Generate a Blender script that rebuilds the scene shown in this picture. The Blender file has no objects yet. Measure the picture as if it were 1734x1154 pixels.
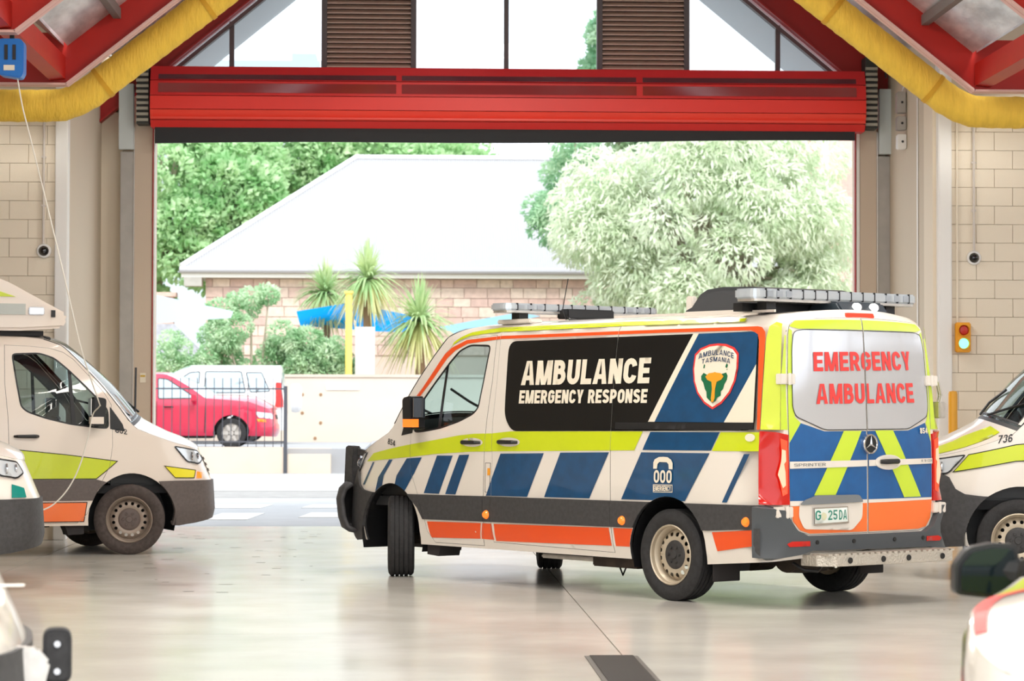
import bpy, bmesh, math, random
import numpy as np
from mathutils import Vector, Matrix
from mathutils.geometry import delaunay_2d_cdt
random.seed(4); np.random.seed(4)
R = math.radians
SC = bpy.context.scene
COL = SC.collection

# ------------------------------------------------------------ camera, sky, light, exposure
cam_d = bpy.data.cameras.new('camera'); cam = bpy.data.objects.new('camera', cam_d); COL.objects.link(cam)
SC.camera = cam
yaw, pit, rol = R(2.3), 0.026416, R(.13)
f0 = Vector((math.sin(yaw), math.cos(yaw), 0)); r0 = Vector((math.cos(yaw), -math.sin(yaw), 0)); u0_ = Vector((0, 0, 1))
fw = f0*math.cos(pit) + u0_*math.sin(pit); up = u0_*math.cos(pit) - f0*math.sin(pit)
rr = r0*math.cos(rol) + up*math.sin(rol); uu = up*math.cos(rol) - r0*math.sin(rol)
M = Matrix((rr, uu, -fw)).transposed().to_4x4(); M.translation = Vector((0, 0, 1.4923)); cam.matrix_world = M
cam_d.sensor_width = 36; cam_d.lens = 36*4339.6/1734; cam_d.clip_start = .2; cam_d.clip_end = 800
cam_d.dof.use_dof = True; cam_d.dof.focus_distance = 20.5; cam_d.dof.aperture_fstop = 5.0

w = bpy.data.worlds.new('overcast_sky'); SC.world = w; w.use_nodes = True
nt = w.node_tree; nt.nodes.clear()
out = nt.nodes.new('ShaderNodeOutputWorld'); bg = nt.nodes.new('ShaderNodeBackground')
tc = nt.nodes.new('ShaderNodeTexCoord'); sx = nt.nodes.new('ShaderNodeSeparateXYZ'); cr = nt.nodes.new('ShaderNodeValToRGB')
nt.links.new(tc.outputs['Generated'], sx.inputs[0]); nt.links.new(sx.outputs['Z'], cr.inputs[0])
cr.color_ramp.elements[0].position = .0; cr.color_ramp.elements[0].color = (.93, .96, 1, 1)
cr.color_ramp.elements[1].position = .6; cr.color_ramp.elements[1].color = (.86, .93, 1, 1)
nt.links.new(cr.outputs[0], bg.inputs[0]); bg.inputs[1].default_value = 2.3
nt.links.new(bg.outputs[0], out.inputs[0])

sun_d = bpy.data.lights.new('sun', 'SUN'); sun_d.energy = 3.0; sun_d.angle = R(20); sun_d.color = (1, .97, .9)
sun = bpy.data.objects.new('sun', sun_d); COL.objects.link(sun); sun.rotation_euler = (R(38), R(12), 0)

def fill_area(x, y, z, sx_, sy_, e, col=(1, .95, .88)):
    d = bpy.data.lights.new('bay_fill', 'AREA'); d.shape = 'RECTANGLE'; d.size = sx_; d.size_y = sy_; d.energy = e; d.color = col
    o = bpy.data.objects.new('bay_fill', d); COL.objects.link(o); o.location = (x, y, z); return o
for lx in (-3.2, 1.2, 5.6):  # unseen fill lights, added to brighten the bay
    for ly in (7.5, 13, 19, 25.5):
        if lx != 1.2 and ly > 25: continue
        fill_area(lx, ly, 7.0 if lx == 1.2 else 5.6, 1.6, 1.6, 90 if ly < 8 else 235)

SC.view_settings.view_transform = 'Standard'; SC.view_settings.look = 'None'
SC.view_settings.exposure = 0.0; SC.view_settings.gamma = 1; SC.view_settings.use_curve_mapping = False
SC.cycles.max_bounces = 8; SC.cycles.transparent_max_bounces = 12; SC.cycles.sample_clamp_indirect = 4
SC.cycles.caustics_reflective = False; SC.cycles.caustics_refractive = False
SC.cycles.use_denoising = True

# ------------------------------------------------------------ materials
def lin(c):
    return tuple((v/255/12.92 if v/255 <= .04045 else ((v/255+.055)/1.055)**2.4) for v in c) + (1,)
MATS = {}
def mat(name, rgb, rough=.5, metal=0., spec=.5, coat=0., var=0., vscale=4., bump=0., bscale=40., emit=None, es=1., rgb2=None, stretch=None):
    if name in MATS: return MATS[name]
    m = bpy.data.materials.new(name); m.use_nodes = True; n = m.node_tree.nodes; l = m.node_tree.links
    b = n['Principled BSDF']; c = lin(rgb)
    b.inputs['Base Color'].default_value = c; b.inputs['Roughness'].default_value = rough; b.inputs['Metallic'].default_value = metal
    b.inputs['Specular IOR Level'].default_value = spec; b.inputs['Coat Weight'].default_value = coat; b.inputs['Coat Roughness'].default_value = .04
    if var or rgb2 or bump:
        t = n.new('ShaderNodeTexCoord'); mp = n.new('ShaderNodeMapping'); l.new(t.outputs['Object'], mp.inputs[0])
        if stretch: mp.inputs['Scale'].default_value = stretch
    if var or rgb2:
        nz = n.new('ShaderNodeTexNoise'); nz.inputs['Scale'].default_value = vscale; nz.inputs['Detail'].default_value = 5
        l.new(mp.outputs[0], nz.inputs[0])
        rp = n.new('ShaderNodeValToRGB'); rp.color_ramp.elements[0].position = .35; rp.color_ramp.elements[1].position = .65
        c2 = lin(rgb2) if rgb2 else tuple(min(1, v*(1+var)) for v in c[:3])+(1,)
        c1 = c if rgb2 else tuple(v*(1-var) for v in c[:3])+(1,)
        rp.color_ramp.elements[0].color = c1; rp.color_ramp.elements[1].color = c2
        l.new(nz.outputs[0], rp.inputs[0]); l.new(rp.outputs[0], b.inputs['Base Color'])
    if bump:
        nb = n.new('ShaderNodeTexNoise'); nb.inputs['Scale'].default_value = bscale; nb.inputs['Detail'].default_value = 3
        l.new(mp.outputs[0], nb.inputs[0]); bp = n.new('ShaderNodeBump'); bp.inputs['Strength'].default_value = bump; bp.inputs['Distance'].default_value = .02
        l.new(nb.outputs[0], bp.inputs['Height']); l.new(bp.outputs[0], b.inputs['Normal'])
    if emit:
        b.inputs['Emission Color'].default_value = lin(emit); b.inputs['Emission Strength'].default_value = es
    MATS[name] = m; return m
def glass(name, tint, refl=.06, rough=0.0):
    m = bpy.data.materials.new(name); m.use_nodes = True; n = m.node_tree.nodes; l = m.node_tree.links; n.clear()
    o = n.new('ShaderNodeOutputMaterial'); mx = n.new('ShaderNodeMixShader'); tr = n.new('ShaderNodeBsdfTransparent'); gl = n.new('ShaderNodeBsdfGlossy')
    lw = n.new('ShaderNodeLayerWeight'); lw.inputs[0].default_value = .5
    pw = n.new('ShaderNodeMath'); pw.operation = 'POWER'; pw.inputs[1].default_value = 4; l.new(lw.outputs['Facing'], pw.inputs[0])
    ad = n.new('ShaderNodeMath'); ad.operation = 'MULTIPLY_ADD'; ad.inputs[1].default_value = .75; ad.inputs[2].default_value = refl; l.new(pw.outputs[0], ad.inputs[0])
    tr.inputs[0].default_value = lin(tint); gl.inputs['Roughness'].default_value = rough
    l.new(ad.outputs[0], mx.inputs[0]); l.new(tr.outputs[0], mx.inputs[1]); l.new(gl.outputs[0], mx.inputs[2]); l.new(mx.outputs[0], o.inputs[0])
    MATS[name] = m; return m
WHITE = mat('white_paint', (232, 224, 214), .28, coat=.6)
WHITEW = mat('warm_white_paint', (236, 222, 208), .28, coat=.6)
DARKIN = mat('dark_lining', (34, 34, 36), .8)
CLAD = mat('grey_plastic', (62, 61, 62), .6, var=.15, vscale=30, bump=.15, bscale=200)
CLADW = mat('warm_grey_plastic', (96, 86, 82), .55, var=.1, vscale=30, bump=.1, bscale=200)
BLUE = mat('reflective_blue', (0, 68, 112), .35, coat=.4, var=.12, vscale=9)
BLUE2 = mat('reflective_blue_rear', (0, 86, 150), .35, coat=.4, var=.08, vscale=9)
LIME = mat('reflective_lime', (202, 216, 20), .35, coat=.4)
LIME2 = mat('reflective_lime_rear', (200, 224, 56), .35, coat=.4)
ORANGE = mat('reflective_orange', (238, 84, 26), .35, coat=.4)
ORANGE2 = mat('reflective_orange_bright', (250, 118, 50), .35, coat=.4)
BLACKGL = mat('black_privacy_glass', (14, 15, 17), .06, spec=.6)
TEXTW = mat('white_vinyl', (236, 226, 206), .4)
TEXTR = mat('red_vinyl', (226, 60, 56), .4)
TEXTB = mat('black_vinyl', (30, 32, 36), .5)
SILVGL = mat('silver_privacy_glass', (206, 208, 214), .10, metal=.35, spec=.8)
REDL = mat('red_lens', (196, 22, 12), .18, coat=.2, emit=(255, 30, 10), es=.04)
REDLIT = mat('lit_red_lens', (236, 80, 50), .12, emit=(255, 90, 60), es=.45)
AMBER = mat('amber_lens', (240, 130, 40), .15, emit=(255, 130, 40), es=.7)
AMBERLIT = mat('lit_amber_lens', (240, 120, 40), .15, emit=(255, 120, 40), es=.9)
CHROME = mat('chrome', (215, 215, 218), .12, metal=1)
ALU = mat('aluminium', (205, 200, 194), .35, metal=.7, var=.08, vscale=20)
CHECKER = mat('chequer_plate', (200, 192, 180), .38, metal=.55, bump=.6, bscale=60)
RUBBER = mat('tyre_rubber', (44, 43, 44), .85, var=.2, vscale=30)
RUBBERW = mat('dusty_tyre_rubber', (74, 64, 60), .85, var=.2, vscale=30)
RIM = mat('steel_rim_paint', (196, 182, 160), .4, metal=.3)
HUBM = mat('dusty_hub', (58, 56, 56), .6, var=.2, vscale=30)
BLACK = mat('satin_black', (24, 24, 26), .45)
LINE = mat('seam_black', (26, 26, 28), .8)
SEAT = mat('seat_fabric', (50, 60, 78), .9)
LENS = mat('clear_lens', (214, 220, 226), .08, metal=.25, coat=.5)
LIGHTBAR = mat('clear_lightbar_lens', (196, 204, 212), .10, metal=.3, coat=.5)
GLASS = glass('cab_glass', (214, 232, 234), .05)
GLASSP = glass('pane_glass', (240, 244, 246), .02)
MUD = mat('mud_flap_rubber', (52, 48, 48), .9)
UNDER = mat('underbody_grime', (56, 46, 38), .9, var=.3, vscale=8)

# ------------------------------------------------------------ object helpers
def tag(o, label=None, cat=None, group=None, kind=None):
    if label: o['label'] = label
    if cat: o['category'] = cat
    if group: o['group'] = group
    if kind: o['kind'] = kind
    return o
def thing(name, label, cat, loc=(0, 0, 0), rz=0, group=None, scale=1):
    o = bpy.data.objects.new(name, None); COL.objects.link(o); o.location = loc; o.rotation_euler = (0, 0, rz); o.scale = (scale,)*3
    o.empty_display_size = .1
    return tag(o, label, cat, group)
def link(name, me, parent=None, mats=None, smooth=False):
    o = bpy.data.objects.new(name, me); COL.objects.link(o)
    if parent: o.parent = parent
    for m in (mats or []): me.materials.append(m)
    if smooth: me.polygons.foreach_set('use_smooth', [True]*len(me.polygons))
    return o
class MB:
    def __init__(s): s.v = []; s.f = []
    def add(s, vs, fs):
        k = len(s.v); s.v += [tuple(v) for v in vs]; s.f += [tuple(i+k for i in f) for f in fs]; return s
    def box(s, x0, x1, y0, y1, z0, z1):
        vs = [(x, y, z) for z in (z0, z1) for y in (y0, y1) for x in (x0, x1)]
        return s.add(vs, [(0, 2, 3, 1), (4, 5, 7, 6), (0, 1, 5, 4), (2, 6, 7, 3), (0, 4, 6, 2), (1, 3, 7, 5)])
    def tube(s, pts, r, n=10, cap=True, closed=False):
        P = [Vector(p) for p in pts]; rs = r if isinstance(r, (list, tuple)) else [r]*len(P)
        t = (P[1]-P[0]).normalized(); a = t.orthogonal().normalized(); vs = []
        for i, p in enumerate(P):
            d = (P[min(i+1, len(P)-1)]-P[max(i-1, 0)]).normalized()
            a = (a - d*a.dot(d)).normalized(); b = d.cross(a)
            for k in range(n):
                q = 2*math.pi*k/n; vs.append(p + (a*math.cos(q)+b*math.sin(q))*rs[i])
        fs = []
        for i in range(len(P)-1):
            for k in range(n):
                fs.append((i*n+k, i*n+(k+1) % n, (i+1)*n+(k+1) % n, (i+1)*n+k))
        if cap: fs += [tuple(range(n))[::-1], tuple((len(P)-1)*n+k for k in range(n))]
        return s.add(vs, fs)
    def prism(s, poly, plane, a, b):      # poly in 2D, extruded along the remaining axis
        def m(p, h): return {'xz': (p[0], h, p[1]), 'xy': (p[0], p[1], h), 'yz': (h, p[0], p[1])}[plane]
        n = len(poly); vs = [m(p, a) for p in poly]+[m(p, b) for p in poly]
        fs = [tuple(range(n)), tuple(range(n, 2*n))[::-1]]+[(i, i+n, (i+1) % n+n, (i+1) % n) for i in range(n)]
        return s.add(vs, fs)
    def lathe(s, prof, axis='y', c=(0, 0, 0), n=40):      # prof: (radius, height along axis)
        vs = []
        for r, h in prof:
            for k in range(n):
                q = 2*math.pi*k/n; a, b = r*math.cos(q), r*math.sin(q)
                v = {'y': (a, h, b), 'x': (h, a, b), 'z': (a, b, h)}[axis]; vs.append((v[0]+c[0], v[1]+c[1], v[2]+c[2]))
        fs = [(i*n+k, i*n+(k+1) % n, (i+1)*n+(k+1) % n, (i+1)*n+k) for i in range(len(prof)-1) for k in range(n)]
        return s.add(vs, fs)
    def build(s, name, m=None, parent=None, smooth=False, bevel=0, recalc=True):
        me = bpy.data.meshes.new(name); me.from_pydata(s.v, [], s.f); me.validate()
        if recalc or bevel:
            bm = bmesh.new(); bm.from_mesh(me); bmesh.ops.recalc_face_normals(bm, faces=bm.faces)
            if bevel: bmesh.ops.bevel(bm, geom=[e for e in bm.edges if len(e.link_faces) == 2 and e.calc_face_angle() > .6], offset=bevel, segments=2, affect='EDGES')
            bm.to_mesh(me); bm.free()
        o = link(name, me, parent, m if isinstance(m, list) else [m] if m else None, smooth)
        if smooth:
            try: me.set_sharp_from_angle(angle=R(35))
            except Exception: pass
        return o

# ---------- 2D region -> surface patch
def resample(loop, h):
    o = []; n = len(loop)
    for i in range(n):
        a = np.array(loop[i], float); b = np.array(loop[(i+1) % n], float); k = max(1, int(math.ceil(np.hypot(*(b-a))/h)))
        for j in range(k): o.append(a+(b-a)*j/k)
    return np.array(o)
def inside(P, loops):
    c = np.zeros(len(P), bool)
    for L in loops:
        L = np.asarray(L, float); a = L; b = np.roll(L, -1, 0)
        for i in range(0, len(a), 64):
            A = a[i:i+64]; B = b[i:i+64]
            y = P[:, 1:2]; x = P[:, 0:1]
            cond = (A[:, 1] > y) != (B[:, 1] > y)
            with np.errstate(divide='ignore', invalid='ignore'):
                xi = (B[:, 0]-A[:, 0])*(y-A[:, 1])/(B[:, 1]-A[:, 1])+A[:, 0]
            c ^= (np.count_nonzero(cond & (x < xi), axis=1) % 2).astype(bool)
    return c
def triang(ins, outs, h=.06, lat=None, bh=.05):
    # ins / outs: lists of regions, each a list of loops (even-odd)
    pts = []; edges = []; k = 0
    box = np.array([c for L in reg_loops(ins[0]) for c in L], float); lo = box.min(0); hi = box.max(0)
    for reg in list(ins)+list(outs):
        for L in reg_loops(reg):
            La = np.array(L, float)
            if (La.max(0) < lo-.01).any() or (La.min(0) > hi+.01).any(): continue
            r = resample(L, bh); n = len(r); pts.append(r); edges += [(k+i, k+(i+1) % n) for i in range(n)]; k += n
    if lat is not None:
        gu = lat[0][(lat[0] > lo[0]) & (lat[0] < hi[0])]; gv = lat[1][(lat[1] > lo[1]) & (lat[1] < hi[1])]
    else:
        gu = np.arange(lo[0]+h*.5, hi[0], h); gv = np.arange(lo[1]+h*.5, hi[1], h)
    if len(gu) and len(gv):
        G = np.stack(np.meshgrid(gu, gv), -1).reshape(-1, 2)
        m = reg_inside(G, ins[0])
        for reg in ins[1:]: m &= reg_inside(G, reg)
        G = G[m]
        if len(G): pts.append(G)
    A = np.concatenate(pts)
    vs, es, fs, *_ = delaunay_2d_cdt([Vector(p) for p in A], edges, [], 0, 1e-5)
    V = np.array([(v[0], v[1]) for v in vs]); F = np.array([f for f in fs if len(f) == 3])
    if not len(F): return V, F
    C = V[F].mean(1); m = np.ones(len(F), bool)
    for reg in ins: m &= reg_inside(C, reg)
    for reg in outs: m &= ~reg_inside(C, reg)
    F = F[m]
    if not len(F): return V, F
    e1 = V[F[:, 1]]-V[F[:, 0]]; e2 = V[F[:, 2]]-V[F[:, 0]]; cr_ = e1[:, 0]*e2[:, 1]-e1[:, 1]*e2[:, 0]
    F[cr_ < 0] = F[cr_ < 0][:, ::-1]; F = F[np.abs(cr_) > 1e-10]
    used = np.unique(F); remap = np.full(len(V), -1); remap[used] = np.arange(len(used))
    return V[used], remap[F]
def patch_mesh(name, fn, ins, outs=(), off=0., flip=False, h=.06, lat=None, mats=(), parent=None, thick=0., bh=.05, smooth=True, rim=None):
    V, F = triang(ins, outs, h, lat, bh)
    if not len(F): return None
    X = fn(V[:, 0], V[:, 1])
    if off:
        e = 2e-3; du = fn(V[:, 0]+e, V[:, 1])-fn(V[:, 0]-e, V[:, 1]); dv = fn(V[:, 0], V[:, 1]+e)-fn(V[:, 0], V[:, 1]-e)
        N = np.cross(du, dv); N /= (np.linalg.norm(N, axis=1, keepdims=True)+1e-12)
        X = X+(-N if flip else N)*off
    if flip: F = F[:, ::-1]
    comp = np.arange(len(X))
    while True:
        mn = comp[F].min(1); old = comp.copy()
        for k in range(3): np.minimum.at(comp, F[:, k], mn)
        comp = comp[comp]
        if (comp == old).all(): break
    ids, cnt = np.unique(comp[F[:, 0]], return_counts=True); first = None
    for ci in ids[np.argsort(-cnt)]:
        Fc = F[comp[F[:, 0]] == ci]
        if len(ids) > 1 and len(Fc) < 3 and first: continue
        us_ = np.unique(Fc); rm = np.zeros(len(X), int); rm[us_] = np.arange(len(us_))
        me = bpy.data.meshes.new(name); me.from_pydata(X[us_].tolist(), [], rm[Fc].tolist()); me.update()
        o = link(name, me, parent, list(mats), smooth)
        if thick:
            if rim: me.materials.append(rim)
            s = o.modifiers.new('thickness', 'SOLIDIFY'); s.thickness = thick; s.offset = -1
            if rim: s.material_offset = 1; s.material_offset_rim = 1
            o.modifiers.new('crease', 'EDGE_SPLIT').split_angle = R(50)
        first = first or o
    return first
def shrink(L, d):
    P = np.array(L, float); n = len(P); a = .5*sum(P[i][0]*P[(i+1) % n][1]-P[(i+1) % n][0]*P[i][1] for i in range(n)); o = []
    for i in range(n):
        e1 = P[i]-P[i-1]; e2 = P[(i+1) % n]-P[i]; e1 /= np.hypot(*e1)+1e-9; e2 /= np.hypot(*e2)+1e-9
        n1 = np.array([-e1[1], e1[0]]); n2 = np.array([-e2[1], e2[0]]); m = n1+n2; m /= max(.3, np.dot(m, n1)); o.append(P[i]+m*d*(1 if a > 0 else -1))
    return [tuple(p) for p in o]
def rounded(L, r, k=4):
    P = [np.array(p, float) for p in L]; n = len(P); o = []
    for i in range(n):
        a, b, c = P[i-1], P[i], P[(i+1) % n]; d1 = a-b; d2 = c-b; q = min(r, .45*np.hypot(*d1), .45*np.hypot(*d2))
        s = b+d1/np.hypot(*d1)*q; e = b+d2/np.hypot(*d2)*q
        for j in range(k+1):
            t = j/k; o.append(tuple((1-t)**2*s+2*t*(1-t)*b+t*t*e))
    return o
def ellipse(c, a, b, n=20, ph=0): return [(c[0]+a*math.cos(2*math.pi*i/n+ph), c[1]+b*math.sin(2*math.pi*i/n+ph)) for i in range(n)]
class Union:
    """a region that is the union of shapes (each shape a list of loops)"""
    def __init__(s, shapes): s.shapes = shapes
    def xf(s, fn): return Union([[[fn(p) for p in L] for L in sh] for sh in s.shapes])
def reg_loops(reg): return [L for sh in reg.shapes for L in sh] if isinstance(reg, Union) else reg
def reg_inside(P, reg):
    if isinstance(reg, Union):
        m = np.zeros(len(P), bool)
        for sh in reg.shapes: m |= inside(P, sh)
        return m
    return inside(P, reg)
def stroke(path, t, closed=False):
    path = [p for i, p in enumerate(path) if i == 0 or math.dist(p, path[i-1]) > 1e-4]
    P = [np.array(p, float) for p in path]; n = len(P); A = []; B = []
    for i in range(n):
        a = P[i-1] if (i > 0 or closed) else P[i]; c = P[(i+1) % n] if (i < n-1 or closed) else P[i]
        d1 = P[i]-a; d2 = c-P[i]; d1 = d1/(np.hypot(*d1)+1e-9); d2 = d2/(np.hypot(*d2)+1e-9)
        if not closed and i == 0: d1 = d2
        if not closed and i == n-1: d2 = d1
        n1 = np.array([-d1[1], d1[0]]); n2 = np.array([-d2[1], d2[0]]); m = n1+n2; m = m/max(.5, float(np.dot(m, n1)))
        A.append(tuple(P[i]+m*t/2)); B.append(tuple(P[i]-m*t/2))
    return [A, B] if closed else [A+B[::-1]]
def arc(cx, cy, rx, ry, a0, a1, n=9): return [(cx+rx*math.cos(R(a0+(a1-a0)*i/n)), cy+ry*math.sin(R(a0+(a1-a0)*i/n))) for i in range(n+1)]
def glyph(ch, t):
    h = t/2; w = .62; r = w-h; y1 = 1-h; c = w/2; S = lambda p: stroke(p, t)
    rx = (w-t)/2; ry = .30
    bar = lambda x0, y0, x1, y1_: [[(x0, y0), (x1, y0), (x1, y1_), (x0, y1_)]]
    if ch == 'A': w = .68; return w, [[[(0, 0), (t*1.02, 0), (w*.5+.0, 1-.32*t), (w-t*1.02, 0), (w, 0), (w*.5+t*.62, 1), (w*.5-t*.62, 1)]], bar(w*.22, .20, w*.78, .20+t*.85)]
    if ch == 'B': return w, [bar(0, 0, t, 1), S([(h, h), (w*.5, h)]+arc(w*.5, .27+h/2, w*.5-h, .27-h/2, -90, 90, 8)+[(h, .54)]), S([(h, .54), (w*.46, .54)]+arc(w*.46, .77-h/2, w*.46-h*1.1, .23-h/2, -90, 90, 8)+[(h, y1)])]
    if ch == 'C': return w, [S(arc(c, .66, rx, 1-.66-h, 5, 180, 8)+arc(c, .34, rx, .34-h, 180, 355, 8))]
    if ch == 'D': return w, [bar(0, 0, t, 1), S([(h, h), (w*.4, h)]+arc(w*.4, .5, w*.6-h, .5-h, -90, 90, 12)+[(h, y1)])]
    if ch == 'E': w = .55; return w, [bar(0, 0, t, 1), bar(0, 0, w, t), bar(0, .5-h*.95, w*.93, .5+h*.95), bar(0, 1-t, w, 1)]
    if ch == 'G': return w, [S(arc(c, .66, rx, 1-.66-h, 10, 180, 8)+arc(c, .34, rx, .34-h, 180, 360, 8)+[(w-h, .50)]), bar(c, .42, w, .42+t*.9)]
    if ch == 'H': return w, [bar(0, 0, t, 1), bar(w-t, 0, w, 1), bar(0, .5-h, w, .5+h)]
    if ch == 'I': return t, [bar(0, 0, t, 1)]
    if ch == 'L': w = .52; return w, [bar(0, 0, t, 1), bar(0, 0, w, t)]
    if ch == 'M': w = .80; return w, [bar(0, 0, t*.9, 1), bar(w-t*.9, 0, w, 1), [[(0, 1), (t*1.25, 1), (w*.5, .32), (w-t*1.25, 1), (w, 1), (w*.5+t*.5, 0), (w*.5-t*.5, 0)]]]
    if ch == 'N': return w, [bar(0, 0, t*.95, 1), bar(w-t*.95, 0, w, 1), [[(0, 1), (t*1.1, 1), (w, 0), (w-t*1.1, 0)]]]
    if ch in 'O0': return w, [stroke(arc(c, .66, rx, 1-.66-h, 0, 180, 10)+arc(c, .34, rx, .34-h, 180, 360, 10), t, True)]
    if ch == 'P': return w, [bar(0, 0, t, 1), S([(h, .42), (w*.46, .42)]+arc(w*.46, .71-h/2, w*.5-h, .29-h/2, -90, 90, 8)+[(h, y1)])]
    if ch == 'R': return w, [bar(0, 0, t, 1), S([(h, .46), (w*.46, .46)]+arc(w*.46, .73-h/2, w*.5-h, .27-h/2, -90, 90, 8)+[(h, y1)]), [[(w*.36, .46), (w*.36+t*1.05, .46), (w+.02, 0), (w-t*1.05, 0)]]]
    if ch == 'S': return w, [S(arc(c, .73, rx, .27-h, 10, 180, 7)+arc(c, .73, rx, .20, 180, 255, 3)+arc(c, .29, rx, .21, 75, 0, 3)+arc(c, .27, rx, .27-h, 0, -170, 7))]
    if ch == 'T': return w, [bar(c-h, 0, c+h, 1), bar(0, 1-t, w, 1)]
    if ch == 'U': return w, [S([(h, 1), (h, .34)]+arc(c, .34, rx, .34-h, 180, 360, 9)[1:]+[(w-h, 1)])]
    if ch == 'Y': return w, [bar(c-h, 0, c+h, .5), [[(0, 1), (t*1.1, 1), (c, .58), (w-t*1.1, 1), (w, 1), (c+h, .36), (c-h, .36)]]]
    if ch == '2': return w, [S(arc(c, .70, rx, .30-h, 170, -20, 8)+[(h*1.2, h)]), bar(0, 0, w, t)]
    if ch == '3': return w, [S(arc(c, .74, rx, .26-h, 160, -80, 8)), S(arc(c, .28, rx, .28-h, 80, -165, 8))]
    if ch == '4': return w, [bar(w*.62-h, 0, w*.62+h, 1), bar(0, .22, w, .22+t*.9), [[(0, .22), (t*1.0, .22), (w*.62, .86), (w*.62, 1), (w*.45, 1)]]]
    if ch == '5': return w, [bar(w*.1, 1-t, w*.95, 1), bar(w*.06, .48, w*.06+t*.9, 1), S([(h, .55)]+arc(c*.95, .32, rx, .32-h, 100, -165, 9))]
    if ch == '6': return w, [stroke(arc(c, .31, rx, .31-h, 0, 360, 14)[:-1], t, True), S(arc(c, .62, rx, .38-h, 30, 180, 7)+[(h, .31)])]
    if ch == '7': return w, [bar(0, 1-t, w, 1), [[(w-t*1.1, 1), (w, 1), (w, 1-t), (w*.52, 0), (w*.52-t*1.1, 0)]]]
    if ch == '8': return w, [stroke(arc(c, .28, rx, .28-h, 0, 360, 14)[:-1], t, True), stroke(arc(c, .76, rx*.92, .24-h, 0, 360, 14)[:-1], t, True)]
    if ch == '9': return w, [stroke(arc(c, .69, rx, .31-h, 0, 360, 14)[:-1], t, True), S([(w-h, .69)]+arc(c, .38, rx, .38-h, 0, -150, 7))]
    return .3, []
def text_glyphs(s, t=.2, gap=.10):
    x = 0; o = []
    for ch in s:
        w_, sh = glyph(ch, t)
        if sh: o.append([[[(px+x, py) for px, py in L] for L in q] for q in sh])
        x += w_+gap
    W_ = x-gap; return [Union([[[(px/W_, py) for px, py in L] for L in q] for q in g]) for g in o]
def text_at(s, a, b, c, t=.2, gap=.10):   # a bottom-left, b bottom-right, c top-left corner in 2D; one region per letter
    a, b, c = map(np.array, (a, b, c)); return [g.xf(lambda p: tuple(a+(b-a)*p[0]+(c-a)*p[1])) for g in text_glyphs(s, t, gap)]
def text_flat(s, t, fn, m, parent, name='letter', gap=.1):      # flat lettering: fn maps unit text space to a 3D point
    for g in text_glyphs(s, t, gap):
        V_, F_ = triang([g], [], h=9, bh=9)
        if len(F_):
            me = bpy.data.meshes.new(name); me.from_pydata([tuple(fn(x, y)) for x, y in V_], [], F_.tolist()); link(name, me, parent, [m])

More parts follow.
